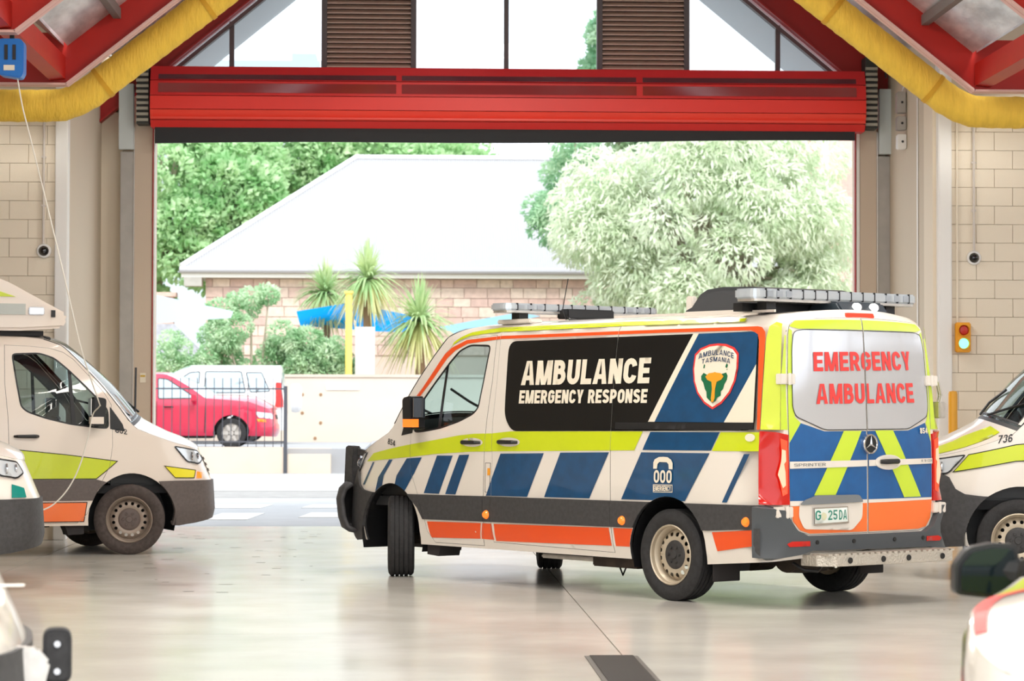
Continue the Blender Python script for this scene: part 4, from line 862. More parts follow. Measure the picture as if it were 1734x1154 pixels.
# foreground service car
B3 = car_body(4.8, 1.66, 1.0, hw=.93, wb=2.75, fo=.95, ro=.95, roof=(0, 1.15), cowl=2.05, hood=.96, nose=.78, hatch=.1)
svc, obv = build_car('service_car', 'blurred white car, lime and red stripes, dark mirror, in the bottom right corner', (3.48, 9.34, 0), R(-112), B3, WHITE, 2.75, winmat=BLACKGL, belt=1.0, H=1.66, cat='car', wr_=.35, hwn=.93,
    win=[[(.95, 1.04), (.93, 1.52), (.3, 1.53), (-.3, 1.50), (-.5, 1.08)], [(1.06, 1.04), (1.04, 1.52), (1.25, 1.50), (1.76, 1.12), (1.74, 1.05)]])
decal(B3, obv, 'lime_stripe', B3.mir([(-.8, .98), (1.9, .965), (2.8, .92), (3.2, .86), (3.2, .80), (2.6, .80), (-.8, .80)]), LIME, .004)
decal(B3, obv, 'red_stripe', B3.mir([(-.8, .80), (2.6, .80), (3.2, .80), (3.3, .76), (2.6, .755), (-.8, .755)]), TEXTR, .004)
B3.patch('lime_bonnet_stripe', [(2.07, -.97), (2.07, .97), (2.66, .97), (2.66, -.97)], LIME, svc, off=.005, cap=True)
B3.patch('red_bonnet_stripe', [(2.66, -.99), (2.66, .99), (2.80, .99), (2.80, -.92), (3.35, -.95), (3.35, -.99)], TEXTR, svc, off=.005, cap=True)
dm = MB().prism(rounded([(-.105, -.075), (.09, -.095), (.105, -.06), (.10, .085), (.02, .09), (-.06, .075), (-.105, .02)], .02, 3), 'xz', -.05, .045).build('door_mirror', BLACK, svc, bevel=.015)
dm.location = (1.85, -1.05, .985); dm.scale = (.98, .98, .98); dm.rotation_euler = (0, 0, R(112))
# local frame of the mirror: x across, -y towards the camera
MB().prism(rounded([(-.088, -.062), (.076, -.078), (.088, -.05), (.084, .070), (.018, .075), (-.05, .062), (-.088, .015)], .015, 3), 'xz', -.054, -.050).build('mirror_face', mat('dark_mirror', (22, 34, 40), .08, metal=.5), dm)
MB().tube([(1.86, -.93, .985), (1.83, -1.02, .99)], .04, 8).build('mirror_arm', BLACK, svc)

# ------------------------------------------------------------ station building
CONC = mat('polished_concrete', (200, 196, 188), .16, spec=.6, var=.10, vscale=.7, bump=.02, bscale=3)
def conc():
    m = CONC; n = m.node_tree.nodes; l = m.node_tree.links; b = n['Principled BSDF']
    t = n.new('ShaderNodeTexCoord'); z = n.new('ShaderNodeTexNoise'); z.inputs['Scale'].default_value = 1.3; z.inputs['Detail'].default_value = 6
    mr = n.new('ShaderNodeMapRange'); mr.inputs[3].default_value = .10; mr.inputs[4].default_value = .30
    l.new(t.outputs['Object'], z.inputs[0]); l.new(z.outputs[0], mr.inputs[0]); l.new(mr.outputs[0], b.inputs['Roughness'])
conc()
CREAM = mat('cream_wall_paint', (236, 222, 200), .7, bump=.05, bscale=60)
CREAMB = mat('cream_block_paint', (238, 226, 206), .65, bump=.12, bscale=90)
MORTAR = mat('mortar_paint', (214, 200, 178), .8)
REDST = mat('red_steel', (186, 26, 10), .45, var=.04, vscale=3)
REDDK = mat('deep_red_steel', (168, 22, 18), .45)
PINK = mat('dusty_flange', (236, 190, 180), .6)
GALV = mat('galvanised_channel', (176, 172, 166), .5, metal=.2, var=.06, vscale=6)
BOXGR = mat('pale_grey_box', (206, 214, 214), .5)
def st(o): o['kind'] = 'structure'; return o
fl = st(MB().box(-13, 15, -4, 32.34, -.25, -.014).build('floor', mat('joint_dark', (120, 108, 94), .8)))
xs = [-13, -8.59, -3.65, 1.293, 6.24, 11.2, 15]; ysl = [-4, 2.7, 7.45, 12.2, 16.99, 21.75, 26.6, 32.34]
for i in range(len(xs)-1):
    for j in range(len(ysl)-1):
        g = .004
        if xs[i] > 0 and i == 3 and ysl[j] in (12.2, 7.45):     # room for the drain
            pass
        MB().box(xs[i]+g, xs[i+1]-g, ysl[j]+g, ysl[j+1]-g, -.20, 0).build('slab', CONC, fl)
# floor drain
dr = thing('floor_drain', 'dark slotted drain grate set in the floor at the bottom of the frame', 'drain', (1.22, 14.2, .001))
MB().box(-.16, .16, -1.22, 1.22, .0, .004).build('drain_frame', mat('drain_frame_grey', (88, 82, 76), .6), dr)
for k in range(60): MB().box(-.13, .13, -1.18+k*.04, -1.16+k*.04, .004, .010).build('grate_bar', mat('grate_dark', (66, 60, 56), .5, metal=.3), dr)
wallf = st(MB().box(-9.5, -3.60, 32.3, 32.6, 0, 5.3).box(-3.6, -3.2, 32.34, 32.6, 0, 5.66).build('wall_front_left', CREAM)); st(MB().box(6.05, 12, 32.3, 32.6, 0, 5.3).box(5.67, 6.05, 32.34, 32.6, 0, 5.66).build('wall_front_right', CREAM))
def block_wall(name, x0, x1, cols, sgn):
    wl_ = st(MB().box(x0, x1, 29.02, 32.3, 0, 6.2).build(name, MORTAR))
    bw, bh_ = .42, .212
    for r_ in range(24):
        for c_ in range(cols):
            xa = (x1-.02 if sgn < 0 else x0+.02); off = (c_+(.5 if r_ % 2 else 0))*bw
            if sgn < 0: b1 = x1-off; b0 = b1-bw
            else: b0 = x0+off; b1 = b0+bw
            if r_ % 2 and c_ == 0:
                MB().box(*( (x1-.5*bw+.003, x1) if sgn < 0 else (x0, x0+.5*bw-.003)), 29.0, 29.03, r_*bh_+.003, (r_+1)*bh_-.003).build('block', CREAMB, wl_)
            o = MB().box(b0+.003, b1-.003, 29.0, 29.03, r_*bh_+.003, (r_+1)*bh_-.003).build('block', CREAMB, wl_)
    return wl_
block_wall('wall_left', -9.5, -3.87, 5, -1); block_wall('wall_right', 6.05, 12, 5, 1)
WPOST = mat('white_corner_steel', (240, 238, 234), .4)
st(MB().box(-3.985, -3.845, 28.95, 29.15, 0, 6.0).build('trim_1', WPOST, bevel=.01)); st(MB().box(6.03, 6.18, 28.95, 29.15, 0, 6.0).build('trim_2', WPOST, bevel=.01))
st(MB().box(5.99, 6.03, 29.1, 29.6, 0, 5.2).build('trim_3', CREAM)); st(MB().box(6.035, 6.045, 30.2, 30.25, 0, 5.2).build('trim_4', WPOST))
# door surround
for nm, a, b, m, z1 in (('trim_5', -3.60, -3.43, GALV, 4.68), ('trim_6', -3.425, -3.20, mat('jamb_beige', (206, 188, 168), .6), 5.05), ('trim_7', 5.665, 5.88, MATS['jamb_beige'], 5.05), ('trim_8', 5.895, 6.05, GALV, 4.68)):
    st(MB().box(a, b, 32.02, 32.32, 0, z1).build(nm, m, bevel=.006))
for nm, a, b, m in (('trim_9', -3.198, -3.185, REDDK), ('trim_10', -3.183, -3.165, WPOST), ('trim_11', 5.603, 5.616, REDDK), ('trim_12', 5.622, 5.66, WPOST), ('trim_13', -3.43, -3.424, WPOST), ('trim_14', 5.882, 5.893, WPOST)):
    st(MB().box(a, b, 32.0, 32.1, 0, 4.98).build(nm, m))
for a, b, lb in ((-3.615, -3.43, 'pale grey cover box above the left grey channel'), (5.90, 6.055, 'pale grey cover box above the right grey channel')):
    tag(MB().box(a, b, 31.93, 32.02, 4.70, 5.52).build('cover_box', BOXGR, bevel=.006), lb, 'box')
tag(MB().box(-3.34, -3.27, 32.005, 32.018, 1.80, 1.92).build('safety_sticker', TEXTW), 'small white and yellow sticker on the left door jamb', 'sticker')
stk = [o for o in bpy.data.objects if o.name.startswith('safety_sticker')][0]
MB().box(-3.335, -3.275, 32.0, 32.005, 1.872, 1.892).build('sticker_band', mat('sticker_yellow', (210, 170, 40), .5), stk)
# roller shutter
rs = thing('roller_shutter', 'red roller shutter rolled up above the doorway, black rubber seal along its foot', 'shutter', (1.23, 31.8, 4.9))
rs_x0, rs_x1 = -3.20-1.23, 5.68-1.23
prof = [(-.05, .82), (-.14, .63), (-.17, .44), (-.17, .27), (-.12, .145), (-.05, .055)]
cols_ = [mat('shutter_red_deep', (214, 40, 44), .4), mat('shutter_red_mid', (226, 40, 38), .4), mat('shutter_red', (248, 50, 36), .4), mat('shutter_red_bright', (255, 72, 54), .35), mat('shutter_red_foot', (222, 36, 30), .4)]  # slat reds carry the daylight glare and the darker upward tilt
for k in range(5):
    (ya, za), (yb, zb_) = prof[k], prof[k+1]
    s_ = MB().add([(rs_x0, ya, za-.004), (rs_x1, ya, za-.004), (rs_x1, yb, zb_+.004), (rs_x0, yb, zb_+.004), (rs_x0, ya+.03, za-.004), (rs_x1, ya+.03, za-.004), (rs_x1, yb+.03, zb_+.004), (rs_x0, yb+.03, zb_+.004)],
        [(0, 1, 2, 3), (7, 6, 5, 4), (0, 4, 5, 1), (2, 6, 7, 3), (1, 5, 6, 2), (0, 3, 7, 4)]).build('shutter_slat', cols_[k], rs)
    if k in (0, 1):
        for (xa, xb) in ((rs_x0+.10, -1.40), (-1.33, 1.58), (1.66, rs_x1-.12)):
            f_ = .58 if k == 0 else .18; g_ = .92 if k == 0 else .80
            la = lambda q: (ya+(yb-ya)*q, za+(zb_-za)*q)
            p, q = la(f_), la(g_)
            MB().add([(xa, p[0]-.006, p[1]), (xb, p[0]-.006, p[1]), (xb, q[0]-.006, q[1]), (xa, q[0]-.006, q[1])], [(0, 3, 2, 1)]).build('slat_window', mat('slat_glazing', (96, 30, 44), .12, spec=.8) if k == 0 else mat('slat_glazing_lower', (150, 44, 46), .12, spec=.8), s_, recalc=False)
MB().box(rs_x0+.02, rs_x1-.02, -.185, -.165, .155, .175).build('shutter_rib', cols_[3], rs)
MB().box(rs_x0+.0, rs_x1-.0, .0, .32, .06, .80).build('shutter_roll', cols_[0], rs)
n_ = 24; vs = []; fs = []
for i in range(n_+1):
    x = rs_x0+.05+(rs_x1-rs_x0-.17)*i/n_; zb_ = -.14+.085*(i/n_)+.012*math.sin(i/n_*9)
    vs += [(x, -.04, .06), (x, -.05, zb_), (x, .0, zb_), (x, .0, .06)]
for i in range(n_):
    a = i*4; fs += [(a+j, a+4+j, a+4+(j+1) % 4, a+(j+1) % 4) for j in range(4)]
MB().add(vs, fs).build('rubber_seal', mat('seal_rubber', (48, 50, 52), .8), rs)
for sg, xx in ((-1, rs_x0-.10), (1, rs_x1+.09)):
    bk = MB().box(xx-.075, xx+.075, -.05, .25, .10, 1.0).build('end_plate', mat('end_plate_dark', (52, 54, 50), .6), rs)
    for k in range(11): MB().box(xx-.08, xx+.07, -.075-.01*(k % 3), -.05, .13+k*.07, .165+k*.07).build('guide_clip', mat('guide_zinc', (168, 164, 150), .45, metal=.4), bk)
# gable glazing
AX = 1.22; GS = .825
gz = lambda X: 5.8+GS*(4.16-abs(X-AX))
def clip_pane(a, b, z0): 
    P_ = [(a, z0), (b, z0), (b, gz(b))]
    if a < AX < b: P_.append((AX, gz(AX)))
    return P_+[(a, gz(a))]
edges_ = [-2.88, -2.25, -1.12, .08, 1.22, 2.37, 3.55, 4.68, 5.33]
DKF = mat('mullion_grey', (92, 84, 86), .5)
LV = mat('louvre_brown', (234, 206, 188), .45)
k = 1
for i in range(len(edges_)-1):
    a, b = edges_[i], edges_[i+1]
    if i in (2, 5):
        lv = thing('louvre', 'brown slatted louvre panel left of the central window bar' if i == 2 else 'brown slatted louvre panel right of the central window bar', 'louvre', ((a+b)/2, 32.4, 5.68))
        hwid = (b-a)/2
        MB().box(-hwid, -hwid+.07, -.06, .06, 0, 3.2).build('louvre_post', DKF, lv); MB().box(hwid-.07, hwid, -.06, .06, 0, 3.2).build('louvre_post', DKF, lv)
        MB().box(-hwid, hwid, -.05, .06, -.02, .10).build('louvre_sill', DKF, lv)
        for q in range(34):
            z = .12+q*.062
            MB().prism([(-.05, z), (.05, z+.050), (.05, z+.058), (-.05, z+.010)], 'yz', -hwid+.07, hwid-.07).build('slat', LV, lv)
        MB().box(-hwid+.07, hwid-.07, .05, .06, .1, 2.6).build('louvre_backing', mat('louvre_dark', (110, 92, 84), .8), lv)
    else:
        w_ = st(MB().prism(clip_pane(a+.02, b-.02, 5.68), 'xz', 32.40, 32.41).build('window_%d' % k, GLASSP)); k += 1
tn = 15
for x, h in ((-2.25, 1.0), (1.22, 4), (4.68, 1.0)):
    st(MB().box(x-.03, x+.03, 32.36, 32.44, 5.66, gz(x)).build('trim_%d' % tn, DKF)); tn += 1
st(MB().box(-3.2, 5.7, 32.30, 32.5, 5.56, 5.70).build('trim_%d' % tn, REDDK)); tn += 1
for sg in (-1, 1):
    P_ = [(AX+sg*4.5, 5.8+GS*(4.16-4.5)), (AX, 5.8+GS*4.16), (AX, 5.8+GS*4.16+.06), (AX+sg*4.5, 5.8+GS*(4.16-4.5)+.06)]
    st(MB().prism([(x, z-.06) for x, z in P_], 'xz', 32.34, 32.46).build('trim_%d' % tn, DKF)); tn += 1
# rafters of the portal frames; gable frame at the wall
def frame(Y, z0, half, slope, web, mat_, fl_mat, n, flat=1.9, label=None):
    zl = lambda X: z0+slope*max(0, half-abs(X-AX))
    for sg in (-1, 1):
        lo = [(AX+sg*9.8, z0+slope*(8.9-half)), (AX+sg*(half+.9), z0), (AX+sg*half, z0), (AX, z0+slope*half)]
        hi = [(AX, z0+slope*half+web), (AX+sg*(half+.2), z0+web*.95), (AX+sg*(half+.7), z0+web*.95), (AX+sg*9.8, z0+slope*(8.9-half)+web)]
        b_ = st(MB().prism(lo+hi, 'xz', Y-.006, Y+.006).build('roof_beam', mat_))
        def band(p, q, t, nm):
            d = Vector((q[0]-p[0], q[1]-p[1])).normalized(); nn = Vector((-d.y, d.x)); nn = nn if nn.y > 0 else -nn
            MB().prism([p, q, (q[0]+nn.x*t, q[1]+nn.y*t), (p[0]+nn.x*t, p[1]+nn.y*t)], 'xz', Y-.10, Y+.10).build(nm, fl_mat, b_)
        band(lo[0], lo[1], .022, 'beam_flange'); band(lo[1], lo[2], .022, 'beam_flange'); band(lo[2], lo[3], .022, 'beam_flange'); band(hi[0], hi[1], .02, 'beam_flange')
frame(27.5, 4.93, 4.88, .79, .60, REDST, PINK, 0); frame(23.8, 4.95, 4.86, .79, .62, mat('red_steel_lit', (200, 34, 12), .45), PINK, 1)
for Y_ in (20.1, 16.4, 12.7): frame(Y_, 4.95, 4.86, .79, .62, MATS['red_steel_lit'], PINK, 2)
for sg in (-1, 1):
    zz = lambda d: 5.82+GS*(4.16-d)
    b_ = st(MB().prism([(AX+sg*5.6, zz(5.1)), (AX+sg*5.1, zz(5.1)), (AX, zz(0)), (AX, zz(0)+.62), (AX+sg*5.2, zz(5.2)+.62), (AX+sg*5.6, zz(5.2)+.62)], 'xz', 32.16, 32.18).build('roof_beam', REDDK))
    MB().prism([(AX+sg*5.1, zz(5.1)), (AX, zz(0)), (AX, zz(0)+.03), (AX+sg*5.1, zz(5.1)+.03)], 'xz', 32.08, 32.26).build('beam_flange', REDDK, b_)
    # valley members running along the bay
    for Y0, Y1 in ((23.82, 27.48), (20.12, 23.78)):
        st(MB().prism([(AX+sg*4.90, 5.0), (AX+sg*5.06, 4.98), (AX+sg*5.06, 5.24), (AX+sg*4.90, 5.24)], 'xz', Y0, Y1).build('valley_beam', REDST))
# foil-lined roof, purlins, outside eaves
FOIL = mat('foil_insulation', (214, 216, 214), .32, metal=.45, bump=1.0, bscale=5, stretch=(1, .3, 1), var=.35, vscale=4)
for sg in (-1, 1):
    for cx, s2 in ((AX, sg), (AX+sg*9.8, -sg)):
        if s2 == sg or True:
            a = (cx+s2*4.88, 5.36); b = (cx, 5.36+.79*4.88)
            st(MB().prism([a, b, (b[0], b[1]+.05), (a[0], a[1]+.05)], 'xz', 4.0, 27.49).build('ceiling', FOIL))
            a = (cx+s2*4.88, 5.82); b = (cx, 9.86); st(MB().prism([a, b, (b[0], b[1]+.05), (a[0], a[1]+.05)], 'xz', 27.51, 32.2).build('ceiling', FOIL))
    for q in range(5):
        X_ = AX+sg*(4.35-q*.95); z_ = 5.35+.79*(4.88-abs(X_-AX))
        st(MB().box(X_-.04, X_+.04, 5, 27.45, z_-.12, z_-.01).build('purlin', mat('purlin_grey', (112, 108, 104), .5)))
EAVE = mat('eave_lining', (206, 212, 216), .6)
for sg in (-1, 1):
    P_ = [(AX+sg*5.2, gz(AX+sg*5.2)+.05), (AX, gz(AX)+.05), (AX, gz(AX)+.25), (AX+sg*5.2, gz(AX+sg*5.2)+.25)]
    st(MB().prism(P_, 'xz', 32.5, 34.6).build('eave', EAVE))
# outer skin above the side bays so daylight comes in only by the doors, glazing and high side opening
st(MB().box(-13, -8.4, 4.0, 32.6, 9.6, 9.7).build('ceiling', FOIL)); st(MB().box(10.9, 15, 4.0, 32.6, 9.6, 9.7).build('ceiling', FOIL))
st(MB().box(-13.1, -13, -4, 32.6, 0, 9.7).build('wall_side_left', CREAM)); st(MB().box(15, 15.1, -4, 32.6, 0, 3.3).box(15, 15.1, -4, 32.6, 6.3, 9.7).box(15, 15.1, -4, 4, 3.3, 6.3).box(15, 15.1, 31, 32.6, 3.3, 6.3).build('wall_side_right', CREAM))  # unseen high side opening, added so the tail window reflects sky
for k_ in range(9): st(MB().box(14.98, 15.12, 4+k_*3.375-.06, 4+k_*3.375+.06, 3.3, 6.3).build('trim_3%d' % k_, DKF))
for a, b in ((-13, -3.65), (6.08, 15)): st(MB().box(a, b, 32.3, 32.5, 5.2, 9.6).build('wall_gable', CREAM))
# fabric ducts
DUCT = mat('yellow_duct_fabric', (250, 206, 76), .75, bump=.5, bscale=14, var=.06, vscale=5, stretch=(3, 1, .6))
for sg, lb in ((-1, 'left yellow fabric air duct under the rafter'), (1, 'right yellow fabric air duct under the rafter')):
    pts = [(AX+sg*9.0, 4.79), (AX+sg*5.25, 4.79), (AX+sg*5.02, 4.80), (AX+sg*4.88, 4.85), (AX+sg*4.72, 4.94), (AX+sg*.3, 4.94+4.42*.775)]
    dense = []
    for i in range(len(pts)-1):
        n_ = max(1, int(math.hypot(pts[i+1][0]-pts[i][0], pts[i+1][1]-pts[i][1])/.05))
        dense += [(pts[i][0]+(pts[i+1][0]-pts[i][0])*j/n_, 28.15, pts[i][1]+(pts[i+1][1]-pts[i][1])*j/n_) for j in range(n_)]
    rad = [.176+.0025*math.sin(i*2.1)+(.004 if i % 14 == 0 else 0)+.002*random.random() for i in range(len(dense))]
    d_ = thing('air_duct', lb, 'duct', (0, 0, 0)); MB().tube(dense, rad, 24).build('duct_sleeve', DUCT, d_, True)
    ring = [dense[i] for i in range(3, len(dense)-3, 28)]
    for i in range(3, len(dense)-3, 28):
        MB().tube([dense[i], dense[i+1]], .186, 24, cap=False).build('duct_seam', mat('duct_seam_yellow', (222, 168, 40), .7), d_, True)
# blue cable reel and its cable
rl = thing('cable_reel', 'blue cable reel hanging from the red beam at the upper left', 'reel', (-3.71, 24.0, 4.55))
MB().prism(rounded([(-.11, .03), (.09, .0), (.12, .05), (.12, .33), (.09, .37), (-.10, .37), (-.12, .33)], .03, 3), 'xz', -.10, .10).build('reel_case', mat('reel_blue', (0, 112, 200), .4), rl, bevel=.01)
for dx in (-.055, .02): MB().box(dx, dx+.03, -.112, -.098, .17, .31).build('reel_slot', BLACK, rl)
MB().box(-.06, .04, -.115, -.098, .07, .12).build('reel_label', TEXTW, rl)
MB().box(-.02, .02, -.02, .02, .37, .46).build('reel_hook', BLACK, rl)
cb = [(-3.66, 24.0, 4.57), (-3.61, 23.99, 4.3), (-3.54, 24.0, 4.02), (-3.39, 24.02, 3.42), (-3.21, 24.1, 2.65), (-3.07, 24.2, 2.02), (-2.95, 24.5, 1.56), (-2.97, 24.75, 1.50), (-3.05, 24.9, 1.42), (-3.10, 24.95, 1.2), (-3.17, 24.95, .95), (-3.24, 24.92, .78), (-3.33, 24.88, .64), (-3.45, 24.83, .53), (-3.6, 24.78, .48)]
def spline(P, k=6):
    P = [Vector(p) for p in P]; o = []
    for i in range(len(P)-1):
        p0 = P[max(i-1, 0)]; p1 = P[i]; p2 = P[i+1]; p3 = P[min(i+2, len(P)-1)]
        for j in range(k):
            t = j/k; o.append(.5*((2*p1)+(-p0+p2)*t+(2*p0-5*p1+4*p2-p3)*t*t+(-p0+3*p1-3*p2+p3)*t**3))
    return o+[P[-1]]
tag(MB().tube(spline(cb), .007, 6).build('power_cable', mat('cable_white', (232, 226, 214), .5), None, True), 'thin white power cable looping down from the blue reel to ambulance 602', 'cable')
# wall fittings
CND = mat('conduit_grey', (214, 206, 198), .5)
for X_, z_, lb in ((-4.11, 3.25, 'left'), (6.44, 3.22, 'right')):
    c_ = thing('dome_camera', 'dome security camera on the %s block wall' % lb, 'camera', (X_, 28.99, z_))
    MB().lathe([(0, -.02), (.075, -.018), (.082, -.01), (.082, 0)], axis='y', n=24).build('camera_plate', WPOST, c_, True)
    MB().lathe([(0, -.075), (.03, -.068), (.05, -.045), (.058, -.018)], axis='y', n=20).build('camera_dome', BLACKGL, c_, True)
    q = MB().tube([(X_-.005, 28.97, z_+.08), (X_-.005, 28.97, 4.95)], .014, 8)
    q = q.build('conduit', CND); tag(q, 'grey conduit running up the wall from the %s dome camera' % lb, 'conduit')
    for zz in (4.3, 3.75): MB().box(X_-.03, X_+.02, 28.96, 28.99, zz, zz+.02).build('conduit_clip', CND, q)
tag(MB().tube([(6.245, 28.975, 4.95), (6.245, 28.975, 2.47)], .012, 8).build('conduit', CREAMB), 'cream conduit running down to the yellow traffic light', 'conduit')
tl_ = thing('traffic_light', 'small yellow traffic light on the right wall, green lamp lit', 'traffic light', (6.30, 28.96, 2.14))
MB().box(-.085, .085, -.06, .03, 0, .34).build('signal_case', mat('signal_yellow', (240, 170, 30), .5), tl_, bevel=.012)
MB().lathe([(0, -.085), (.045, -.08), (.058, -.06)], axis='y', c=(0, 0, .25), n=20).build('red_lamp', mat('signal_red', (200, 40, 20), .3), tl_, True)
MB().lathe([(0, -.085), (.045, -.08), (.058, -.06)], axis='y', c=(0, 0, .10), n=20).build('green_lamp', mat('signal_green', (120, 255, 190), .3, emit=(110, 255, 190), es=2.5), tl_, True)
for z in (.25, .10): MB().lathe([(.062, -.10), (.066, -.10), (.066, -.055), (.062, -.055)], axis='y', c=(0, 0, z), n=20).build('lamp_hood', MATS['signal_yellow'], tl_)
tag(MB().lathe([(0, 1.70), (.045, 1.69), (.052, 1.66), (.052, 0)], axis='z', c=(6.10, 28.55, 0), n=20).build('bollard', mat('bollard_yellow', (238, 170, 40), .4), None, True), 'yellow bollard beside the white corner post on the right', 'bollard')
for X_, z0, z1, lb, m in ((5.72, 5.915, 6.06, 'beige switch box at the top right corner of the shutter', BOXGR), (5.93, 5.10, 5.36, 'grey junction box right of the cover box, upper', GALV), (5.935, 4.66, 4.84, 'white switch box on the right wall just below the grey junction boxes', WPOST), (5.93, 4.89, 5.06, 'grey junction box right of the cover box, lower', GALV)):
    yb_ = 31.58 if X_ < 5.8 else 30.9; q = tag(MB().box(X_, X_+(.13 if X_ < 5.8 else .11), yb_, yb_+.14, z0, z1).build('switch_box', m, bevel=.01), lb, 'switch box')
    MB().lathe([(0, -.012), (.014, -.01), (.016, 0)], axis='y', c=(X_+.06, yb_, (z0+z1)/2), n=10).build('switch_knob', BLACK, q)
tag(MB().tube(spline([(5.76, 31.65, 6.065), (5.78, 31.65, 6.13), (5.86, 31.65, 6.14), (5.91, 31.65, 5.95), (5.93, 31.65, 5.62)]), .012, 6).build('loose_cable', BLACK, None, True), 'black cable looping over the switch boxes right of the shutter', 'cable')
tag(MB().tube(spline([(6.0, 30.95, 5.37), (6.02, 30.9, 5.44), (6.03, 30.7, 5.40), (6.03, 30.3, 5.28), (6.03, 29.8, 5.22)]), .010, 6).build('loose_cable', WPOST, None, True), 'pale cable running from the upper grey junction box to the wall corner', 'cable')
MBm = MB()
for _ in range(46):
    x = random.uniform(-3.2, -.9); y = random.uniform(20.5, 31); l = random.uniform(.02, .12); MBm.box(x, x+l, y, y+.03, .0005, .0012)
tag(MBm.build('floor_scuffs', mat('scuff_dark', (92, 88, 84), .7)), 'dark scuffs and grit scattered on the floor', 'debris', kind='stuff')

# ------------------------------------------------------------ outside
ASPH = mat('pale_asphalt', (170, 171, 173), .7, var=.05, vscale=2, bump=.1, bscale=30)
st(MB().box(-60, 60, 32.34, 42.6, -.2, -.005).build('road', ASPH)); 
st(MB().box(-60, 60, 42.6, 45.8, -.2, .0).build('kerb_strip', mat('gutter_grey', (146, 144, 142), .8, var=.12, vscale=3)))
st(MB().box(-60, 60, 45.8, 58.0, -.2, .01).build('footpath', mat('footpath_grey', (162, 161, 160), .8, var=.04, vscale=2)))
st(MB().box(-60, -1.0, 58.4, 70, -.2, .56).build('car_park', mat('carpark_grey', (156, 157, 160), .8)))
st(MB().prism([(50, .0), (70, .60), (70, -.2), (50, -.2)], 'yz', -1.0, 40).build('ramp', MATS['carpark_grey']))
st(MB().box(-120, 120, 70.3, 400, -.3, 2.2).build('ground', mat('garden_soil', (150, 140, 110), .9)))
WM = mat('road_paint', (220, 220, 220), .6)
for x0, x1, y0, y1 in ((-2.75, -2.15, 34.3, 36.4), (-3.3, -2.2, 38.2, 39.6), (-1.6, -.8, 38.3, 39.6), (-1.5, -.55, 35.0, 36.6), (.0, .9, 35.0, 36.6)):
    tag(MB().prism([(x0, y0), (x1, y0), (x1+.12, y1), (x0+.12, y1)], 'xy', -.004, .003).build('road_marking', WM), 'white painted crossing bar on the road outside', 'road marking', 'crossing bars on the road')
BEIGE = mat('beige_render', (208, 192, 176), .8, var=.04, vscale=1.5)
tag(MB().box(-30, -2.76, 58.0, 58.4, 0, .60).build('retaining_wall', BEIGE), 'low beige wall under the railing, beyond the road', 'wall')
stp = thing('steps', 'short beige steps right of the railing end post', 'steps', (-2.74, 58.0, 0))
for k, (a, b, h) in enumerate(((0, .98, .44), (0, .98, .57))): MB().box(a, b, .0+k*.5, .5+k*.5, 0, h).build('step', BEIGE, stp, bevel=.01)
gw = tag(MB().box(-30, 8, 70.0, 70.4, .4, 2.35).build('garden_wall', mat('cream_render', (214, 198, 182), .8, var=.03, vscale=1)), 'long cream garden wall behind the parked cars', 'wall')
MB().box(-30, 8, 69.96, 70.44, 2.33, 2.40).build('wall_capping', BEIGE, gw)
MB().box(-2.25, -1.35, 69.97, 70.0, 1.98, 2.14).build('wall_sign', WPOST, gw)
for X_, z_ in ((-2.9, 1.85), (-2.4, 1.85), (-2.9, 1.35), (-2.4, 1.08), (-2.55, .66)): MB().lathe([(0, -.02), (.04, -.02), (.045, 0)], axis='y', c=(X_, 70.0, z_), n=10).build('weep_hole', mat('weep_brown', (150, 116, 84), .8), gw)
fe = thing('railing', 'dark iron picket railing on the low beige wall, before the crimson car', 'railing', (-5.6, 58.2, .60))
IRON = mat('dark_iron', (70, 72, 80), .5)
for z in (.10, 1.30): MB().box(-6, 2.80, -.015, .015, z, z+.035).build('rail', IRON, fe)
for k in range(46):
    MB().box(2.72-k*.19-.009, 2.72-k*.19+.009, -.009, .009, .0, 1.56).build('picket', IRON, fe)
MB().box(2.78, 2.86, -.24, -.16, -.60, 1.38).build('end_post', IRON, fe)
# house with hipped iron roof
hs = thing('house', 'long stone house with a pale hipped iron roof, behind the garden wall', 'house', (0, 88, 0))
n_ = 260; x0, x1 = -7.8, 13.0; vs = []; fs = []
def ridge_pt(x): # returns (y,z) top of the sheet at x
    t = min(1, max(0, (x-x0)/(5.85))); return (.0+5.0*t, 6.30+4.25*t)
cols3 = []
for i in range(n_*2+1):
    x = x0+(x1-x0)*i/(2*n_); yy, zz = ridge_pt(x); b = .03 if i % 2 else 0
    vs += [(x, 0, 6.30+b), (x, yy, zz+b)]
for i in range(n_*2): fs.append((2*i, 2*i+2, 2*i+3, 2*i+1))
ROOF = mat('pale_iron_roof', (168, 168, 171), .5, metal=.1)
MB().add(vs, fs).build('roof_sheet', ROOF, hs, recalc=False)
MB().add([(x0, 0, 6.3), (x0, 10, 6.3), (x0+5.85, 5, 10.55)], [(0, 2, 1)]).add([(x0, 10, 6.3), (x1, 10, 6.3), (x1, 5, 10.55), (x0+5.85, 5, 10.55)], [(0, 3, 2, 1)]).build('roof_sheet', ROOF, hs, recalc=False)
MB().tube([(x0, 0, 6.34), (x0+5.85, 5, 10.60), (x1, 5, 10.60)], .09, 8).build('ridge_cap', mat('ridge_pale', (226, 226, 230), .5), hs)
MB().tube([(x0-.05, -.08, 6.20), (x1, -.08, 6.20)], .12, 10).build('gutter', mat('gutter_metal', (176, 176, 184), .5), hs)
MB().box(x0, x1, -.02, .4, 5.95, 6.12).build('fascia', WPOST, hs); MB().box(x0+.1, x0+.7, -.05, .6, 5.65, 5.95).build('eave_bracket', GALV, hs)
